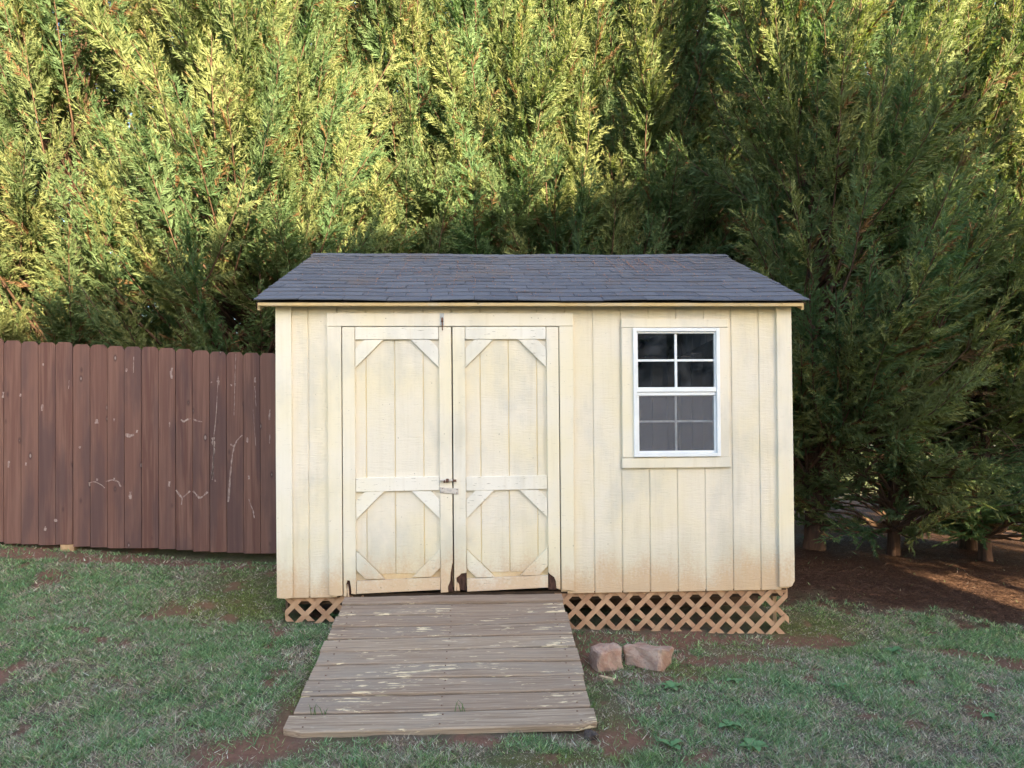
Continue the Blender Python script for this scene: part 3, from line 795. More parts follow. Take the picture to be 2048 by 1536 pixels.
# lower sash (inner) behind the insect screen
lx0, lx1 = ix0 + 0.012, ix1 - 0.012
bar("sash_stile", ix0 + 0.001, lx0 + 0.004, -0.016, 0.016, wz0 + fw + 0.001, zm0 - 0.011)
bar("sash_stile", lx1 - 0.004, ix1 - 0.001, -0.016, 0.016, wz0 + fw + 0.001, zm0 - 0.011)
bar("sash_rail", lx0 + 0.005, lx1 - 0.005, -0.016, 0.016, wz0 + fw + 0.001, wz0 + fw + 0.018)
bar("muntin", mx - 0.008, mx + 0.008, 0.000, 0.008, wz0 + fw + 0.019, zm0 - 0.011)
bar("muntin", lx0 + 0.005, mx - 0.0085, 0.001, 0.007, zl - 0.007, zl + 0.007)
bar("muntin", mx + 0.0085, lx1 - 0.005, 0.001, 0.007, zl - 0.007, zl + 0.007)
def pane(x0, x1, z0, z1, y): return box("pane", x0, x1, y, y + 0.003, z0, z1, M['glass'], win, 0)
for a, b in ((ix0 + 0.010, mx - 0.009), (mx + 0.009, ix1 - 0.010)):
    pane(a, b, zm1 + 0.006, zu - 0.008, -0.005); pane(a, b, zu + 0.008, wz1 - fw - 0.012, -0.005)
    a2, b2 = (max(a, lx0 + 0.004), b) if a < mx - 0.1 else (a, min(b, lx1 - 0.004))
    pane(a2, b2, wz0 + fw + 0.018, zl - 0.007, 0.0035); pane(a2, b2, zl + 0.007, zm0 - 0.010, 0.0035)
box("insect_screen", lx0 + 0.004, lx1 - 0.004, -0.0125, -0.0120, wz0 + fw + 0.018, zm0 - 0.011, M['screen'], win, 0)

# boards stored inside, leaning behind the window
for i, xx in enumerate((2.80, 2.93, 3.04, 3.14)):
    b_ = box("stored_board", xx, xx + 0.085, 0.42 + 0.02 * i, 0.44 + 0.02 * i, 0.0, 1.70 + 0.03 * i, M['dark_wood'], None, 0.002)
    tag(b_, ["leftmost brown board leaning inside the shed behind the window", "second brown board from the left leaning inside the shed behind the window",
             "third brown board from the left leaning inside the shed behind the window", "rightmost brown board leaning inside the shed behind the window"][i], "board", "boards stored inside the shed")

# ---- lattice skirts
def clip(poly, inside, cut):
    out = []
    for i in range(len(poly)):
        a, b = poly[i], poly[(i + 1) % len(poly)]; ia, ib = inside(a), inside(b)
        if ia: out.append(a)
        if ia != ib: out.append(cut(a, b))
    return out
def clip_rect(poly, x0, x1, z0, z1):
    for ax, v, sgn in ((0, x0, 1), (0, x1, -1), (1, z0, 1), (1, z1, -1)):
        if not poly: return poly
        ins = lambda p: (p[ax] - v) * sgn >= -1e-9
        def cut(a, b):
            t = (v - a[ax]) / (b[ax] - a[ax]); return (a[0] + t * (b[0] - a[0]), a[1] + t * (b[1] - a[1]))
        poly = clip(poly, ins, cut)
    return poly
def lattice(x0, x1, zb0, zb1, zt, name, phase=0.0, broken=False):
    rail = box(name, x0 + 0.01, x1 - 0.005, 0.038, 0.047, -0.045, -0.013, M['lattice'], shed, 0.002)
    per = 0.147; hw = 0.035 / 2 * math.sqrt(2)
    lo = min(zb0, zb1)
    for dirn in (1, -1):
        k0 = int((x0 - 1) / per); k1 = int((x1 + 1) / per)
        for k_ in range(k0, k1 + 1):
            c = k_ * per + phase + (0 if dirn > 0 else 0.012) + random.uniform(-0.002, 0.002)
            poly = [(c - hw - 1.0, -1.0 * dirn), (c + hw - 1.0, -1.0 * dirn), (c + hw + 1.0, 1.0 * dirn), (c - hw + 1.0, 1.0 * dirn)]
            xe = x1
            if broken: xe = x1 + (random.uniform(-0.06, 0.0) if dirn > 0 else random.uniform(-0.05, 0.004))
            cm = max(x0, min(x1, c)); zb = zb0 + (zb1 - zb0) * (cm - x0) / (x1 - x0)
            p = clip_rect(poly, x0, xe, zb, zt)
            if len(p) < 3: continue
            w_ = max(q[0] for q in p) - min(q[0] for q in p)
            if w_ < 0.03: continue
            y0 = 0.024 if dirn > 0 else 0.0305
            prism("slat", p, y0, y0 + 0.006, M['lattice'], rail, 0)
    return rail
lattice(0.045, 0.60, -0.185, -0.215, -0.004, "lattice_skirt", 0.03)
lattice(1.95, 3.695, -0.305, -0.352, -0.012, "lattice_skirt", 0.055, True)
box("skirt_post", 0.040, 0.062, 0.05, 0.075, -0.30, -0.02, M['dark_wood'], shed)
box("skirt_post", 3.60, 3.63, 0.09, 0.12, -0.40, -0.021, M['raw_wood'], shed)

# ------------------------------------------------------------------ ramp
ramp = tag(empty("door_ramp", (1.25, -0.75, -0.36)), "weathered plank ramp with flaking cream paint leading up to the shed doors", "ramp")
ra, rb = Vector((0, -0.030, -0.008)), Vector((0, -1.4386, -0.343))
rl = (rb - ra).length; ru = (rb - ra) / rl; rn = Vector((0, -ru.z, ru.y)); rn = rn if rn.z > 0 else -rn
def ramp_pt(x, s, up): 
    p = ra + ru * s + rn * up; return (x + 0.009 * s / rl, p.y, p.z)
edges = [0.0, 0.115] + [0.115 + (rl - 0.115) * (i + 1) / 9 for i in range(9)]
for i, (s0, s1) in enumerate(zip(edges[:-1], edges[1:])):
    bm = bmesh.new()
    g = 0.016
    jl, jr = random.uniform(-0.008, 0.008), random.uniform(-0.008, 0.008)
    sk = random.uniform(-0.004, 0.004)
    th = 0.036; up0 = random.uniform(-0.003, 0.002) + (0.010 if i == 0 else 0)
    n = 16
    xa, xb = 0.480 + jl, 2.013 + jr
    if i == 9: xa -= 0.004
    rows = []
    for q in range(n + 1):
        t = q / n; x = xa + (xb - xa) * t
        wv = 0.0018 * math.sin(t * 9 + i * 2.1); wo = 0.0025 * math.sin(t * 5.3 + i) + 0.0015 * random.uniform(-1, 1)
        a = s0 + g * 0.5 + wv + sk * (t - 0.5) + 0.002 * random.uniform(-1, 1); b = s1 - g * 0.5 + wv + sk * (t - 0.5) + 0.002 * random.uniform(-1, 1)
        if i == 9 and (q == 0 or q == n): b -= 0.022
        u = up0 + wo
        rows.append([bm.verts.new(ramp_pt(x, *p)) for p in ((a, u - 0.005), (a + 0.005, u), (b - 0.006, u), (b, u - 0.006), (b, u - th), (a, u - th))])
    for q in range(n):
        for k_ in range(6):
            bm.faces.new((rows[q][k_], rows[q + 1][k_], rows[q + 1][(k_ + 1) % 6], rows[q][(k_ + 1) % 6]))
    bm.faces.new(rows[0]); bm.faces.new(rows[-1][::-1])
    from_bm("plank", bm, M['plank'], ramp, ramp_pt((xa + xb) / 2, (s0 + s1) / 2, 0))
for xx in (0.54, 1.22, 1.92):
    bm = bmesh.new(); vs = []
    for x in (xx, xx + 0.04):
        for s, dn in ((0.02, -0.16), (0.02, -0.040), (rl - 0.06, -0.040), (rl - 0.06, -0.066)):
            vs.append(bm.verts.new(ramp_pt(x, s, dn)))
    bm.faces.new(vs[:4]); bm.faces.new(vs[4:][::-1])
    for q in range(4): bm.faces.new((vs[q], vs[4 + q], vs[4 + (q + 1) % 4], vs[(q + 1) % 4]))
    from_bm("stringer", bm, M['dark_wood'], ramp)
# nail heads
bm = bmesh.new()
for s0, s1 in zip(edges[1:-1], edges[2:]):
    for xx in (0.56, 1.24, 1.94):
        for f in (0.25, 0.75):
            p = ramp_pt(xx + random.uniform(-0.012, 0.012), s0 + (s1 - s0) * f, 0.0035)
            bmesh.ops.create_cone(bm, cap_ends=True, segments=6, radius1=0.005, radius2=0.004, depth=0.003, matrix=Matrix.Translation(p))
o = from_bm("nail_heads", bm, M['rust'], ramp); o["kind"] = "stuff"

# ------------------------------------------------------------------ rocks
def rock(name, c, size, rotz, tilt, seed, mat, cuts=4, amp=0.007):
    r_ = random.Random(seed)
    bm = bmesh.new()
    bmesh.ops.create_cube(bm, size=1.0)
    bmesh.ops.bevel(bm, geom=bm.edges[:], offset=0.06, segments=1, affect='EDGES')
    bmesh.ops.subdivide_edges(bm, edges=bm.edges[:], cuts=cuts, use_grid_fill=True)
    ph = [r_.uniform(0, 6) for _ in range(9)]
    for v in bm.verts:
        x, y, z = v.co
        v.co.x = x * size[0] * (1 + 0.12 * math.sin(3 * y + ph[0]) + 0.10 * z * math.cos(ph[1])) + amp * math.sin(9 * y + 7 * z + ph[2]) * r_.uniform(0.6, 1.1)
        v.co.y = y * size[1] * (1 + 0.12 * math.sin(3 * x + ph[3]) + 0.12 * z * math.cos(ph[4])) + amp * math.sin(11 * x + 5 * z + ph[5]) * r_.uniform(0.6, 1.1)
        v.co.z = z * size[2] * (1 + 0.07 * math.sin(2.5 * x + ph[6]) + 0.06 * math.sin(4 * y + ph[8])) + amp * math.sin(8 * y + 9 * x + ph[7]) * r_.uniform(0.6, 1.1)
    bmesh.ops.rotate(bm, verts=bm.verts, cent=(0, 0, 0), matrix=Matrix.Rotation(rotz, 3, 'Z') @ Matrix.Rotation(tilt, 3, 'X'))
    zmin = min(v.co.z for v in bm.verts)
    zg = float(gz(c[0], c[1]))
    bmesh.ops.translate(bm, verts=bm.verts, vec=(c[0], c[1], zg - zmin - 0.035))
    return from_bm(name, bm, mat, None, (c[0], c[1], zg))
tag(rock("stone_block", (2.225, -0.60), (0.165, 0.14, 0.150), 0.22, 0.05, 3, M['stone']), "upright pinkish broken stone block on the grass close beside the ramp", "stone", "stone blocks by the ramp")
tag(rock("stone_block", (2.50, -0.56), (0.24, 0.22, 0.130), -0.62, -0.16, 8, M['stone']), "larger tilted pinkish stone slab lying right of the upright block", "stone", "stone blocks by the ramp")
tag(rock("pebble", (1.985, -1.46), (0.055, 0.05, 0.055), 0.5, 0.2, 12, M['dark_rubber'], 3, 0.004), "small dark stone wedged under the front right corner of the ramp", "stone")
tag(rock("pebble", (0.44, -1.86), (0.06, 0.05, 0.03), 0.9, 0.1, 15, M['stone'], 3, 0.004), "small flat pale stone in the grass before the ramp", "stone")
zz = float(gz(2.19, -0.80)) + 0.012
bm = bmesh.new()
pts = [(2.150, -0.768), (2.172, -0.762), (2.215, -0.800), (2.236, -0.822), (2.222, -0.828), (2.185, -0.812)]
f = bm.faces.new([bm.verts.new((a, b, zz)) for a, b in pts]); r = bmesh.ops.extrude_face_region(bm, geom=[f])
bmesh.ops.translate(bm, verts=[v for v in r['geom'] if isinstance(v, bmesh.types.BMVert)], vec=(0, 0, -0.014))
tag(from_bm("wood_chip", bm, M['rail'], None, (2.19, -0.80, zz - 0.012)), "pale wood chip lying in front of the upright stone block", "wood chip")

# ------------------------------------------------------------------ weeds
def weed(x, y, r, n, label, seed, grp="broadleaf weeds in the lawn", up=0.85):
    rr = random.Random(seed); z = float(gz(x, y))
    root = tag(empty("broadleaf_weed", (x, y, z)), label, "weed", grp)
    for i in range(n):
        a = i * 2.4 + rr.uniform(-0.4, 0.4); L = 0.62 * r * rr.uniform(0.55, 1.15); wd = L * rr.uniform(0.22, 0.34); u = up * rr.uniform(0.6, 1.4)
        bm = bmesh.new(); rows = []
        for q in range(6):
            t = q / 5; ww = wd * (math.sin(math.pi * min(1, t * 0.92 + 0.05)) ** 0.8) * (1 + 0.18 * math.sin(q * 3.1 + i))
            dd = L * t; hh = L * (u * t - u * 0.75 * t * t)
            row = []
            for sd in (-1, 0, 1):
                px, py = math.cos(a) * dd - math.sin(a) * sd * ww, math.sin(a) * dd + math.cos(a) * sd * ww
                row.append(bm.verts.new((x + px, y + py, z + 0.006 + hh + abs(sd) * ww * 0.3)))
            rows.append(row)
        for q in range(5):
            for s_ in (0, 1): bm.faces.new((rows[q][s_], rows[q + 1][s_], rows[q + 1][s_ + 1], rows[q][s_ + 1]))
        from_bm("leaf", bm, M['weed'], root, (x, y, z), True)
weed(0.36, 0.11, 0.13, 6, "green leafy weed growing behind the left lattice skirt", 1, up=0.9)
weed(2.54, -0.95, 0.11, 8, "low green weed in front of the two stone blocks", 2)
weed(2.94, -0.88, 0.10, 7, "low green weed in the lawn right of the stone blocks", 3)
weed(2.70, -1.41, 0.11, 6, "broad leaved weed in the lower right lawn, nearer one of a pair", 4)
weed(2.36, -1.56, 0.10, 6, "weed with bright leaves near the front right corner of the ramp", 5)
weed(2.74, -1.60, 0.12, 8, "large weed rosette at the bottom edge of the lawn right of the ramp", 6)
weed(4.10, -1.36, 0.09, 6, "small weed in the dry grass at far right", 7)
weed(3.50, -0.98, 0.09, 6, "small bright weed in dry grass right of centre", 8)
weed(4.25, -0.30, 0.14, 9, "green weed in the lush patch right of the shed", 9)
weed(2.62, 0.16, 0.09, 6, "weed growing behind the right lattice skirt", 10, up=0.9)
def tuft(x, s, n, label, seed):
    rr = random.Random(seed); p = ramp_pt(x, s, -0.02); V = []; C = []
    for i in range(n):
        bx = p[0] + rr.uniform(-0.04, 0.04) * n / 5; L = rr.uniform(0.05, 0.09); a = rr.uniform(-0.6, 0.6)
        w_ = 0.0022
        b0 = Vector((bx, p[1], p[2])); m_ = b0 + Vector((math.sin(a) * L * 0.4, -0.01, L * 0.6)); t_ = b0 + Vector((math.sin(a) * L, -0.03, L))
        k_ = len(V); V += [b0 + Vector((-w_, 0, 0)), b0 + Vector((w_, 0, 0)), m_ + Vector((w_ * 0.8, 0, 0)), m_ + Vector((w_ * 0.8, 0, 0)), m_ + Vector((-w_ * 0.8, 0, 0)), b0 + Vector((-w_, 0, 0)), m_ + Vector((-w_ * 0.8, 0, 0)), m_ + Vector((w_ * 0.8, 0, 0)), t_]
    V = np.array([tuple(v) for v in V]) - np.array(p)
    me = fast_mesh("grass_tuft", V, np.arange(len(V)).reshape(-1, 3), M['grass'], {"col": np.tile((0.09, 0.17, 0.07), (len(V), 1))})
    tag(link(bpy.data.objects.new("grass_tuft", me), None, p), label, "grass tuft", "grass tufts in the ramp")
tuft(0.62, edges[9], 6, "thin green grass sprouting between the lowest left ramp planks", 1)
tuft(1.33, edges[9], 4, "grass sprouting in the middle joint of the lowest ramp planks", 2)

# ------------------------------------------------------------------ fence
FY = 1.25
fence = tag(empty("picket_fence", (-1.6, FY, 0.1)), "brown stained dog-ear privacy fence beside the left of the shed", "fence")
ftop = lambda x: 1.905 - 0.0575 * (x + 0.43)
fx = 0.055
i = 0
sapdefs = {}
pick = []
x = 0.20
while x > -4.6:
    x0 = x - 0.1492; pick.append((x0, x)); x = x0
def to_fence(px, py):                          # photo measure -> fence plane
    px, py = float(px), float(py)
    dv = F_ + (px - 1024) / 1288.69 * R_ + (768 + 118.97 - py) / 1288.69 * U_
    t = (FY - CAM.y) / dv.y; p = CAM + dv * t; return p.x, p.z
for k_, (a, b) in enumerate(pick):
    top = ftop((a + b) / 2) + random.uniform(-0.006, 0.006); bot = top - 1.80 + random.uniform(-0.004, 0.004)
    g = 0.0018; e = 0.030
    pts = [(a + g, bot), (b - g, bot + random.uniform(-0.003, 0.003)), (b - g, top - e), (b - g - e * 0.8, top), (a + g + e * 0.8, top), (a + g, top - e)]
    yo = random.uniform(-0.003, 0.003)
    o = prism("picket", pts, FY - 0.008 + yo, FY + 0.008 + yo, M['picket'], fence, 0.002)
    pick[k_] = (a, b, o, FY - 0.008 + yo)
def sap(path, widths):
    """dried sap, a thin crust on the picket it runs down"""
    pts = [to_fence(0 + px / 3.4133, 620 + py / 3.4133) for px, py in path]
    cx = sum(p[0] for p in pts) / len(pts)
    for a, b, o, y in pick:
        if a <= cx < b:
            L, Rr = [], []
            for i, (p, w_) in enumerate(zip(pts, widths)):
                q0 = pts[max(0, i - 1)]; q1 = pts[min(len(pts) - 1, i + 1)]
                dx, dz = q1[0] - q0[0], q1[1] - q0[1]; n_ = math.hypot(dx, dz) or 1
                nx_, nz_ = -dz / n_ * w_, dx / n_ * w_
                L.append((p[0] + nx_, p[1] + nz_)); Rr.append((p[0] - nx_, p[1] - nz_))
            prism("sap_stain", L + Rr[::-1], y - 0.0012, y + 0.001, M['sap'], o, 0)
            return
def drip(path, w0=0.003, n=14):
    out = []; ws = []
    P = np.array(path, float); seg = np.linspace(0, len(P) - 1, n)
    for s in seg:
        i_ = min(int(s), len(P) - 2); q = P[i_] + (P[i_ + 1] - P[i_]) * (s - i_)
        out.append((q[0] + random.uniform(-1.3, 1.3), q[1])); ws.append(w0 * random.uniform(0.45, 1.6))
    sap(out, ws)
drip([(1492, 450), (1490, 495), (1480, 700), (1460, 880), (1462, 1000), (1448, 1160)], 0.0032, 22)
drip([(1455, 870), (1460, 900), (1462, 935)], 0.011, 7)
drip([(1465, 940), (1455, 1060), (1450, 1160)], 0.006, 12)
drip([(1490, 480), (1492, 515)], 0.009, 5)
drip([(1612, 300), (1605, 510), (1600, 720)], 0.0022, 16)
drip([(1655, 855), (1620, 890), (1600, 930), (1585, 1010), (1572, 1140), (1560, 1310)], 0.0055, 20)
drip([(1575, 915), (1600, 935)], 0.006, 5)
drip([(1745, 460), (1742, 495)], 0.008, 5); drip([(1742, 520), (1750, 660)], 0.002, 9); drip([(1730, 680), (1750, 930)], 0.0018, 10)
drip([(1690, 870), (1692, 905)], 0.007, 5); drip([(1700, 1130), (1704, 1155)], 0.006, 5); drip([(1700, 1290), (1730, 1370), (1738, 1420)], 0.004, 9)
drip([(1845, 680), (1842, 750)], 0.006, 6); drip([(1846, 850), (1842, 910)], 0.0025, 6)
drip([(1204, 1228), (1222, 1255), (1246, 1282)], 0.0065, 8); drip([(1248, 1282), (1275, 1258), (1300, 1235)], 0.0065, 8); drip([(1246, 1285), (1240, 1330)], 0.003, 5)
drip([(1322, 1236), (1345, 1262), (1366, 1284)], 0.0065, 8); drip([(1368, 1284), (1392, 1268), (1420, 1240)], 0.0065, 8)
drip([(1236, 748), (1256, 764), (1280, 748), (1305, 740)], 0.0055, 9); drip([(1322, 745), (1350, 758), (1385, 764)], 0.0055, 8)
drip([(610, 1180), (650, 1170), (700, 1195), (718, 1215)], 0.0045, 9); drip([(728, 1170), (770, 1158), (810, 1170), (830, 1205)], 0.005, 9)
drip([(1178, 395), (1170, 430), (1176, 470)], 0.009, 6); drip([(1160, 1170), (1156, 1205)], 0.010, 5); drip([(1162, 765), (1162, 800)], 0.004, 5)
drip([(918, 320), (915, 430)], 0.0025, 8); drip([(860, 850), (890, 860), (920, 850)], 0.011, 7); drip([(895, 1240), (893, 1290)], 0.009, 6)
drip([(295, 645), (290, 690)], 0.008, 6); drip([(300, 365), (300, 382)], 0.005, 4); drip([(65, 1030), (60, 1075)], 0.008, 6); drip([(183, 1040), (182, 1062)], 0.005, 4)
drip([(28, 560), (25, 600)], 0.007, 5); drip([(145, 572), (143, 592)], 0.008, 4); drip([(665, 745), (664, 775)], 0.011, 5); drip([(668, 1150), (668, 1166)], 0.006, 4)
drip([(548, 930), (548, 946)], 0.008, 4); drip([(386, 1425), (386, 1445)], 0.009, 4); drip([(868, 400), (866, 424)], 0.008, 4); drip([(316, 1475), (312, 1505)], 0.007, 5)
drip([(785, 1146), (786, 1165)], 0.006, 4); drip([(940, 820), (938, 838)], 0.006, 4); drip([(784, 742), (783, 762)], 0.005, 4); drip([(478, 480), (474, 540)], 0.002, 5)
drip([(1470, 1158), (1473, 1172)], 0.006, 4); drip([(1580, 508), (1582, 520)], 0.006, 4); drip([(1605, 500), (1606, 518)], 0.006, 4); drip([(1450, 490), (1440, 498)], 0.006, 4)
for zr in (0.30, 0.95, 1.62):
    bm = bmesh.new(); vs = []
    for xx in (pick[-1][0], 0.20):
        dz = ftop(xx) - 1.80
        for yy in (FY + 0.013, FY + 0.050):
            for z_ in (dz + zr - 0.045, dz + zr + 0.045): vs.append(bm.verts.new((xx, yy, z_)))
    for f in ((0, 1, 3, 2), (4, 6, 7, 5), (0, 4, 5, 1), (2, 3, 7, 6), (0, 2, 6, 4), (1, 5, 7, 3)): bm.faces.new([vs[i] for i in f])
    from_bm("rail", bm, M['picket'], fence)
for xp in (-2.24, -4.5, 0.12):
    box("post", xp - 0.045, xp + 0.045, FY + 0.052, FY + 0.142, float(gz(xp, FY)) - 0.2, ftop(xp) - 0.08, M['raw_wood'], fence, 0.004)
box("post_footing", -2.30, -2.18, FY - 0.006, FY + 0.05, float(gz(-2.24, FY)) - 0.1, ftop(-2.24) - 1.80 + 0.01, M['raw_wood'], fence, 0.004)

# ------------------------------------------------------------------ cypress trees
def unit(v): return v / (np.linalg.norm(v, axis=-1, keepdims=True) + 1e-9)

def tube(paths, rad, seg=5):
    """list of (points, radii) -> verts, tris"""
    V, T = [], []; base = 0
    for P, Rr in paths:
        P = np.asarray(P, float); n = len(P)
        for i in range(n):
            d_ = P[min(i + 1, n - 1)] - P[max(i - 1, 0)]; d_ = d_ / (np.linalg.norm(d_) + 1e-9)
            a = np.cross(d_, (0.3, 0.9, 0.1)); a /= np.linalg.norm(a) + 1e-9; b = np.cross(d_, a)
            for k in range(seg):
                an = 2 * math.pi * k / seg; V.append(P[i] + (a * math.cos(an) + b * math.sin(an)) * Rr[i])
        for i in range(n - 1):
            for k in range(seg):
                p, q = base + i * seg + k, base + i * seg + (k + 1) % seg
                T += [(p, q, q + seg), (p, q + seg, p + seg)]
        base += n * seg
    return np.array(V), np.array(T)

def plume(r, P0, D, L, tone, curve=0.085):
    """one feathery Leyland plume: axis > side shoots > scale sprigs; returns (tris, colours, axis points, stems)"""
    up = np.array((0, 0, 1.0))
    nseg = 8; pts = [P0]; dd = D.copy()
    for i in range(nseg):
        dd = unit(dd + up * curve + r.normal(0, 0.05, 3)); pts.append(pts[-1] + dd * L / nseg)
    pts = np.array(pts)
    ns = int(L * 38)
    t = r.uniform(0.04, 1.0, ns) ** 0.85; t.sort()
    seg = np.minimum((t * nseg).astype(int), nseg - 1); fr = t * nseg - seg
    B = pts[seg] * (1 - fr[:, None]) + pts[seg + 1] * fr[:, None]
    A = unit(pts[seg + 1] - pts[seg])
    flat = unit(np.cross(D, r.normal(0, 1, 3))); nrm = np.cross(flat, unit(D))
    ph = r.choice((-1.0, 1.0), ns)[:, None] * flat + nrm * r.normal(0, 0.5, (ns, 1)); ph = unit(ph)
    ang = r.uniform(0.42, 0.85, ns)[:, None]
    S = unit(A * np.cos(ang) + ph * np.sin(ang) + up * 0.10)
    ls = (0.31 * L * (1 - t) ** 0.7 + 0.07) * r.uniform(0.55, 1.2, ns)
    ls = np.minimum(ls, 0.56)
    nl = np.maximum((ls / 0.0075).astype(int), 6)
    I = np.repeat(np.arange(ns), nl)
    u = r.uniform(0.05, 1.0, len(I))
    sd = r.choice((-1.0, 1.0), len(I))[:, None]
    W1 = unit(np.cross(S, r.normal(0, 1, (ns, 3)) * 0.28 + np.cross(S, A) + 1e-3))
    la = r.uniform(0.30, 0.75, len(I))[:, None]
    dirn = unit(S[I] * np.cos(la) + W1[I] * sd * np.sin(la) + r.normal(0, 0.10, (len(I), 3)) + up * r.uniform(-0.22, 0.15, (len(I), 1)))
    ll = (0.030 + 0.036 * (1 - u)) * r.uniform(0.6, 1.25, len(I))
    ll *= np.clip(0.55 + ls[I] / 0.35, 0.65, 1.35)
    base = B[I] + S[I] * (ls[I] * u)[:, None]
    wdir = unit(np.cross(dirn, r.normal(0, 1, (len(I), 3))))
    ww = (ll * r.uniform(0.09, 0.14, len(I)))[:, None]
    tip = base + dirn * ll[:, None] + up * (-ll * 0.10)[:, None]
    V = np.stack([base - wdir * ww, base + wdir * ww, tip], 1)
    col = tone[None] * (0.78 + 0.44 * r.random((len(I), 1)))
    col[:, 0] *= 1 + 0.22 * u * t[I]; col[:, 1] *= 1 + 0.10 * u * t[I]
    dead = (r.random(len(I)) < 0.02) | (r.random(ns) < 0.035)[I]
    col = np.where(dead[:, None], np.array((0.19, 0.115, 0.060)) * r.uniform(0.6, 1.2, (len(I), 1)), col)
    stems = [(B[j], B[j] + S[j] * ls[j] * 0.8) for j in range(0, ns, 4)]
    return V, col, pts, stems

def build_tree(seed, Ht, rmax, zlow, nplume, flat_side=None, low=()):
    """the row grows towards the light: most boughs reach to the open -y side"""
    r = np.random.default_rng(seed)
    VV, CC, limbs = [], [], []
    trunk = [((0, 0, -0.3), 0.17), ((0, 0, -0.02), 0.145), ((0, 0, 0.05), 0.125), ((0.005, 0, 0.15), 0.111), ((0.01, 0.0, 0.35), 0.103), ((0.02, 0.01, 0.7), 0.098)]
    zt = 1.2
    while zt < Ht * 0.97:
        trunk.append((np.array((r.normal(0, 0.03), r.normal(0, 0.03), zt)), 0.095 * (1 - zt / Ht) + 0.012)); zt += 0.9
    if Ht < 6: trunk = [(p, q * 0.5) for p, q in trunk]
    def rad(z, phi):
        f = max(0.0, z / Ht)
        v = rmax * (1 - f ** 2.2) * min(1.0, 0.70 + 0.30 * (z - zlow + 0.5) / 1.2)
        v *= 1 + 0.13 * math.sin(phi * 3 + seed) + 0.12 * math.sin(phi * 5 + z * 1.7 + seed)
        v *= 1 - 0.12 * abs(math.cos(phi))
        if flat_side is not None:
            c = math.cos(phi - flat_side)
            if c > 0.25: v = min(v, 0.95 / max(c, 0.3))
        return v
    for i in range(nplume + len(low)):
        lo = i >= nplume
        if lo:
            phi, z, el, L, rs = low[i - nplume]; ph2 = phi + r.normal(0, 0.1); el = math.radians(el)
        else:
            z = zlow + (Ht * 0.95 - zlow) * r.random() ** 1.35
            phi = -math.pi / 2 + r.normal(0, 0.95) if r.random() < 0.86 else r.uniform(0, 2 * math.pi)
            R0 = rad(z, phi)
            L = r.uniform(1.0, 2.0) * (0.70 + 0.35 * min(1, R0 / rmax))
            el = math.radians(r.uniform(16, 50) + 16 * z / Ht)
            if z < zlow + 0.6: el = math.radians(r.uniform(5, 38))
            ph2 = phi + r.normal(0, 0.38)
            reach = L * math.cos(el) * 0.85
            rs = max(0.08, R0 - reach * r.uniform(0.85, 1.05)) if r.random() < 0.8 else max(0.08, R0 * r.uniform(0.15, 0.5))
        D = np.array((math.cos(ph2) * math.cos(el), math.sin(ph2) * math.cos(el), math.sin(el)))
        P0 = np.array((math.cos(phi) * rs, math.sin(phi) * rs, z + 0.15 * rs))
        k = r.random()
        tone = np.array((0.104, 0.163, 0.080)) * (1 - k) + np.array((0.206, 0.238, 0.106)) * k
        if r.random() < 0.2: tone = np.array((0.098, 0.165, 0.080))
        V, C, pts, stems = plume(r, P0, D, L, tone, 0.03 if lo else 0.085)
        VV.append(V); CC.append(C)
        zb = max(0.3, P0[2] - rs * 0.6 - 0.1)
        mid = P0 * 0.5 + np.array((0, 0, zb * 0.5)) + r.normal(0, 0.04, 3)
        limbs.append(([np.array((0, 0, zb)), mid, P0], (0.022, 0.017, 0.013)))
        limbs.append((list(pts[::2]), tuple(np.linspace(0.010, 0.002, len(pts[::2])))))
        for a, b in stems[::2]: limbs.append(([a, b], (0.0034, 0.0012)))
    # bare dead twigs inside the lower crown
    for i in range(60):
        z = r.uniform(0.5, 3.0); phi = r.uniform(0, 2 * math.pi); L = r.uniform(0.5, 1.4); el = r.uniform(-0.3, 0.5)
        a = np.array((0, 0, z)); dv = np.array((math.cos(phi) * math.cos(el), math.sin(phi) * math.cos(el), math.sin(el)))
        limbs.append(([a, a + dv * L * 0.5 + r.normal(0, 0.05, 3), a + dv * L + r.normal(0, 0.08, 3)], (0.010, 0.006, 0.002)))
    V = np.concatenate(VV); C = np.concatenate(CC); n = len(V)
    crown = fast_mesh("crown", V.reshape(-1, 3), np.arange(3 * n).reshape(-1, 3), M['leaf'], {"col": np.repeat(C, 3, 0)})
    lv, lt = tube([l for l in limbs if len(l[0]) > 2], 0, 4); l2, t2 = tube([l for l in limbs if len(l[0]) == 2], 0, 3)
    limb = fast_mesh("limbs", np.concatenate([lv, l2]), np.concatenate([lt, t2 + len(lv)]), M['limb'])
    tv, tt = tube([([p for p, _ in trunk], [q for _, q in trunk])], 0, 14)
    k = len(trunk)
    tv = tv.reshape(k, 14, 3); cen = np.array([p for p, _ in trunk])[:, None]
    fl = 1 + 0.13 * np.sin(np.arange(14) * 2 * math.pi / 14 * 4 + seed)[None, :, None] * np.linspace(1.6, 0.3, k)[:, None, None]
    tv = (cen + (tv - cen) * fl).reshape(-1, 3)
    tk = fast_mesh("trunk", tv, tt, M['bark']); tk.polygons.foreach_set("use_smooth", np.ones(len(tt), bool))
    return crown, limb, tk

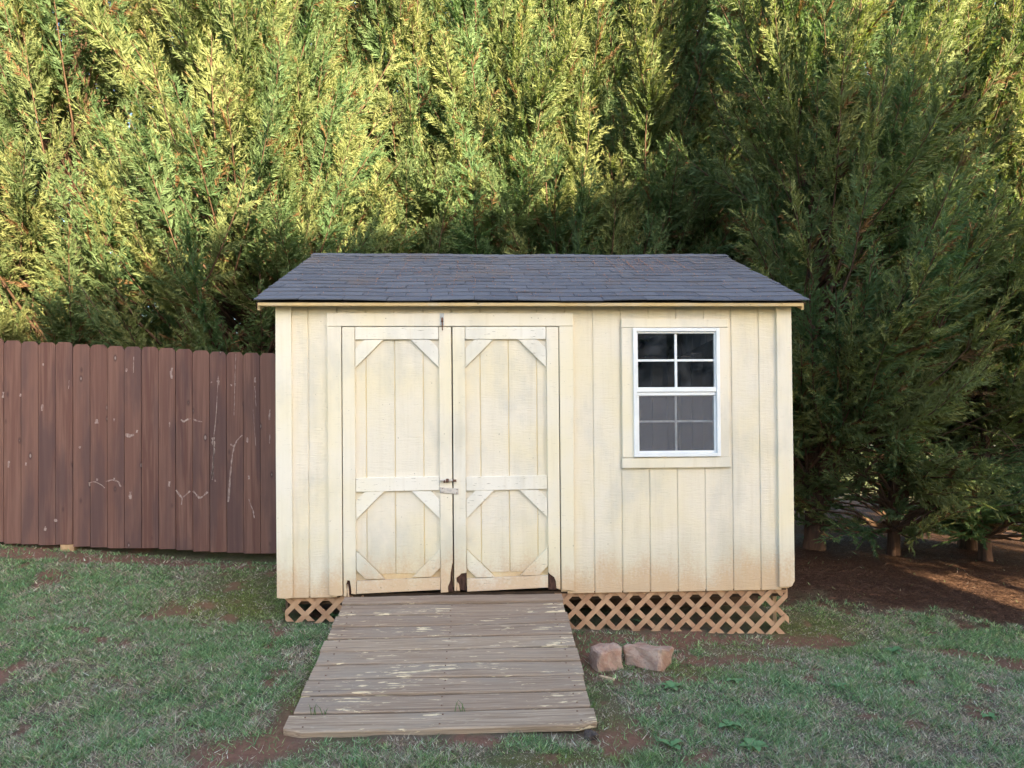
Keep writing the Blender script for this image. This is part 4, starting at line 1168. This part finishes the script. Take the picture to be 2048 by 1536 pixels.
T = {}
T['full'] = build_tree(11, 9.0, 2.0, 0.8, 250)
T['full2'] = build_tree(23, 9.4, 1.95, 0.9, 250)
lowrng = np.random.default_rng(5)
LOW = [(lowrng.uniform(-3.0, -1.2), lowrng.uniform(0.25, 0.95), lowrng.uniform(-4, 22), lowrng.uniform(0.8, 1.35), lowrng.uniform(0.15, 0.5)) for _ in range(20)]
T['side'] = build_tree(37, 8.8, 1.85, 0.95, 225, flat_side=math.pi)
T['bare'] = build_tree(41, 9.2, 2.0, 0.85, 225, low=LOW[:6])
LOW2 = [(lowrng.uniform(-3.3, -0.2), lowrng.uniform(0.22, 1.10), lowrng.uniform(-8, 18), lowrng.uniform(0.7, 1.25), lowrng.uniform(0.10, 0.5)) for _ in range(40)]
T['clear'] = build_tree(67, 7.0, 1.7, 2.4, 110)
T['young'] = build_tree(53, 4.2, 0.95, 1.9, 26, low=LOW2)
print("TRIS", {k: len(v[0].polygons) for k, v in T.items()}, {k: len(v[1].polygons) for k, v in T.items()}, "grass", len(bpy.data.objects["lawn_grass"].data.polygons))

def tree(kind, x, y, rz, s, label, group, mirror=False):
    z = float(gz(x, y)) - 0.03
    o = tag(empty("cypress_tree", (x, y, z)), label, "tree", group)
    o.rotation_euler = (0, 0, rz); o.scale = (-s if mirror else s, s, s)
    for me, nm in zip(T[kind], ("crown", "limbs", "trunk")):
        c = bpy.data.objects.new(nm, me); COL.objects.link(c); c.parent = o
    return o
G1 = "cypress trees in the front row"
tree('full', -5.2, 2.95, 0.2, 1.0, "cypress tree at the far left edge behind the brown fence", G1)
tree('full2', -3.2, 2.95, -0.15, 1.0, "cypress tree behind the left half of the brown fence", G1)
tree('full', -1.25, 3.15, 0.1, 1.04, "cypress tree behind the fence at the left corner of the shed", G1, True)
tree('full2', 0.75, 4.75, 0.25, 1.12, "cypress tree behind the left half of the shed roof", G1, True)
tree('full', 2.6, 4.7, -0.2, 1.1, "cypress tree behind the right half of the shed roof", G1)
tree('clear', 3.55, 4.05, 0.0, 1.15, "cypress tree overhanging the right end of the shed roof from behind", G1)
tree('clear', 1.65, 4.15, 0.2, 1.15, "cypress tree overhanging the middle of the shed roof from behind", G1, True)
tree('full2', 4.35, 4.3, 0.1, 1.05, "cypress tree behind the right rear corner of the shed", G1)
tree('side', 4.98, 2.15, 0.0, 0.98, "cypress tree with bare trunk close to the right wall of the shed", G1)
tree('bare', 6.95, 2.45, 0.0, 1.0, "dark cypress tree with low boughs at the right edge", G1)
tree('young', 5.72, 1.95, 0.0, 1.0, "young cypress with low spreading boughs between the two right trunks", G1)
tree('young', 6.55, 1.75, 0.25, 0.92, "young cypress with low boughs at the right, in front of the dark tree", G1, True)
tree('clear', -0.75, 3.0, 0.2, 0.88, "shorter cypress filling the gap between the fence and the left shed corner", G1)
tree('young', 5.15, 3.7, 0.0, 1.0, "young cypress behind the trunk beside the shed", G1, True)
tree('young', 7.7, 3.5, -0.2, 1.0, "young cypress behind the dark right tree", G1)
tree('full2', 9.0, 2.6, 0.3, 1.0, "cypress tree beyond the right edge of the row", G1)
G2 = "cypress trees in the rear row"
for i, (x, y, a, kd) in enumerate(((-6.6, 5.6, 0.3, 'full2'), (-4.2, 5.8, 0.0, 'full'), (-2.1, 6.0, -0.3, 'full2'), (-0.3, 6.6, 0.2, 'full'), (1.7, 7.0, 0.3, 'full2'), (3.9, 6.0, -0.2, 'full'), (5.9, 5.6, 0.2, 'full2'), (8.0, 5.6, 0.0, 'full'), (10.2, 5.8, 0.2, 'full2'), (-3.2, 8.4, 0.1, 'full'), (-0.9, 8.8, -0.2, 'full2'), (3.2, 9.0, 0.1, 'full'), (5.2, 8.3, -0.1, 'full2'))):
    tree(kd, x, y, a, 1.12, "cypress tree in the rear row, %s, seen only through gaps" % ["far left", "behind the left fence", "behind the fence near the shed", "left of the roof", "behind the roof middle", "right of the roof", "behind the bare trunk", "behind the dark right tree", "beyond the right edge", "farthest back on the left", "farthest back left of the roof", "farthest back right of the roof", "farthest back on the right"][i], G2, i % 2 == 1)
G3 = "cypress trees standing out of frame on the right"  # unseen trees added to shade the right side and leave sun streaks
for i, (kd, x, y, a, sc) in enumerate((('clear', 8.45, -3.0, 0.6, 0.70), ('bare', 9.75, -2.2, -0.6, 0.62), ('bare', 12.4, 0.0, -1.0, 0.85))):
    tree(kd, x, y, a, sc, ["nearest bare-trunked cypress outside the frame on the right", "middle cypress outside the frame on the right", "farthest cypress outside the frame on the right"][i], G3)
G4 = "cypress trees behind the viewer"
for i, (x, y) in enumerate(((1.5, -19.5), (4.0, -20.0), (6.4, -20.5))):
    tree('full', x, y, math.pi, 1.0, ["left cypress behind the viewer, mirrored in the window", "middle cypress behind the viewer, mirrored in the window", "right cypress behind the viewer, mirrored in the window"][i], G4)

# ------------------------------------------------------------------ unseen house right of the viewer, shaped and placed to shade the yard
def house():
    a = Vector((6.1, -17.8, 0)); b = Vector((7.78, -9.6, 0)); u = (b - a).normalized(); n = Vector((u.y, -u.x, 0)); Wd = 4.3
    zb, ze = -0.8, 7.3
    root = tag(empty("neighbour_house", tuple((a + b) / 2 + Vector((0, 0, zb)))), "grey two-storey house standing outside the frame on the right", "house")
    c4 = [a, b, b + n * Wd, a + n * Wd]
    bm = bmesh.new()
    lo = [bm.verts.new((p.x, p.y, zb)) for p in c4]; hi = [bm.verts.new((p.x, p.y, ze)) for p in c4]
    ph = ze + 0.45
    pk = [bm.verts.new((q.x, q.y, ph)) for q in ((c4[0] + c4[3]) / 2, (c4[1] + c4[2]) / 2)]
    bm.faces.new((lo[0], lo[1], hi[1], hi[0])); bm.faces.new((lo[2], lo[3], hi[3], hi[2]))
    bm.faces.new((lo[1], lo[2], hi[2], pk[1], hi[1])); bm.faces.new((lo[3], lo[0], hi[0], pk[0], hi[3]))
    from_bm("wall", bm, M['house_wall'], root)
    bm = bmesh.new(); ov = 0.4
    for sgn in (0, 1):
        e0 = (c4[0] if sgn == 0 else c4[3]) - u * ov + (-n if sgn == 0 else n) * ov
        e1 = (c4[1] if sgn == 0 else c4[2]) + u * ov + (-n if sgn == 0 else n) * ov
        r0 = (c4[0] + c4[3]) / 2 - u * ov; r1 = (c4[1] + c4[2]) / 2 + u * ov
        dz = ov * 0.45 / (Wd / 2)
        q = [(e0, ze - dz), (e1, ze - dz), (r1, ph), (r0, ph)]
        t_ = [bm.verts.new((p.x, p.y, z + 0.16)) for p, z in q]; b_ = [bm.verts.new((p.x, p.y, z + 0.02)) for p, z in q]
        bm.faces.new(t_); bm.faces.new(b_[::-1])
        for i in range(4): bm.faces.new((t_[i], b_[i], b_[(i + 1) % 4], t_[(i + 1) % 4]))
    from_bm("roof", bm, M['house_roof'], root)
    for s in (1.2, 3.7, 6.5):
        for z0 in (0.4, 3.6):
            bm = bmesh.new(); p = a + u * s
            vs = [bm.verts.new(tuple(p + u * du - n * dn + Vector((0, 0, z)))) for du in (0, 0.95) for dn in (0.03, -0.02) for z in (z0, z0 + 1.4)]
            for f in ((0, 1, 3, 2), (4, 6, 7, 5), (0, 4, 5, 1), (2, 3, 7, 6), (0, 2, 6, 4), (1, 5, 7, 3)): bm.faces.new([vs[i] for i in f])
            from_bm("window", bm, M['house_glass'], root)
house()
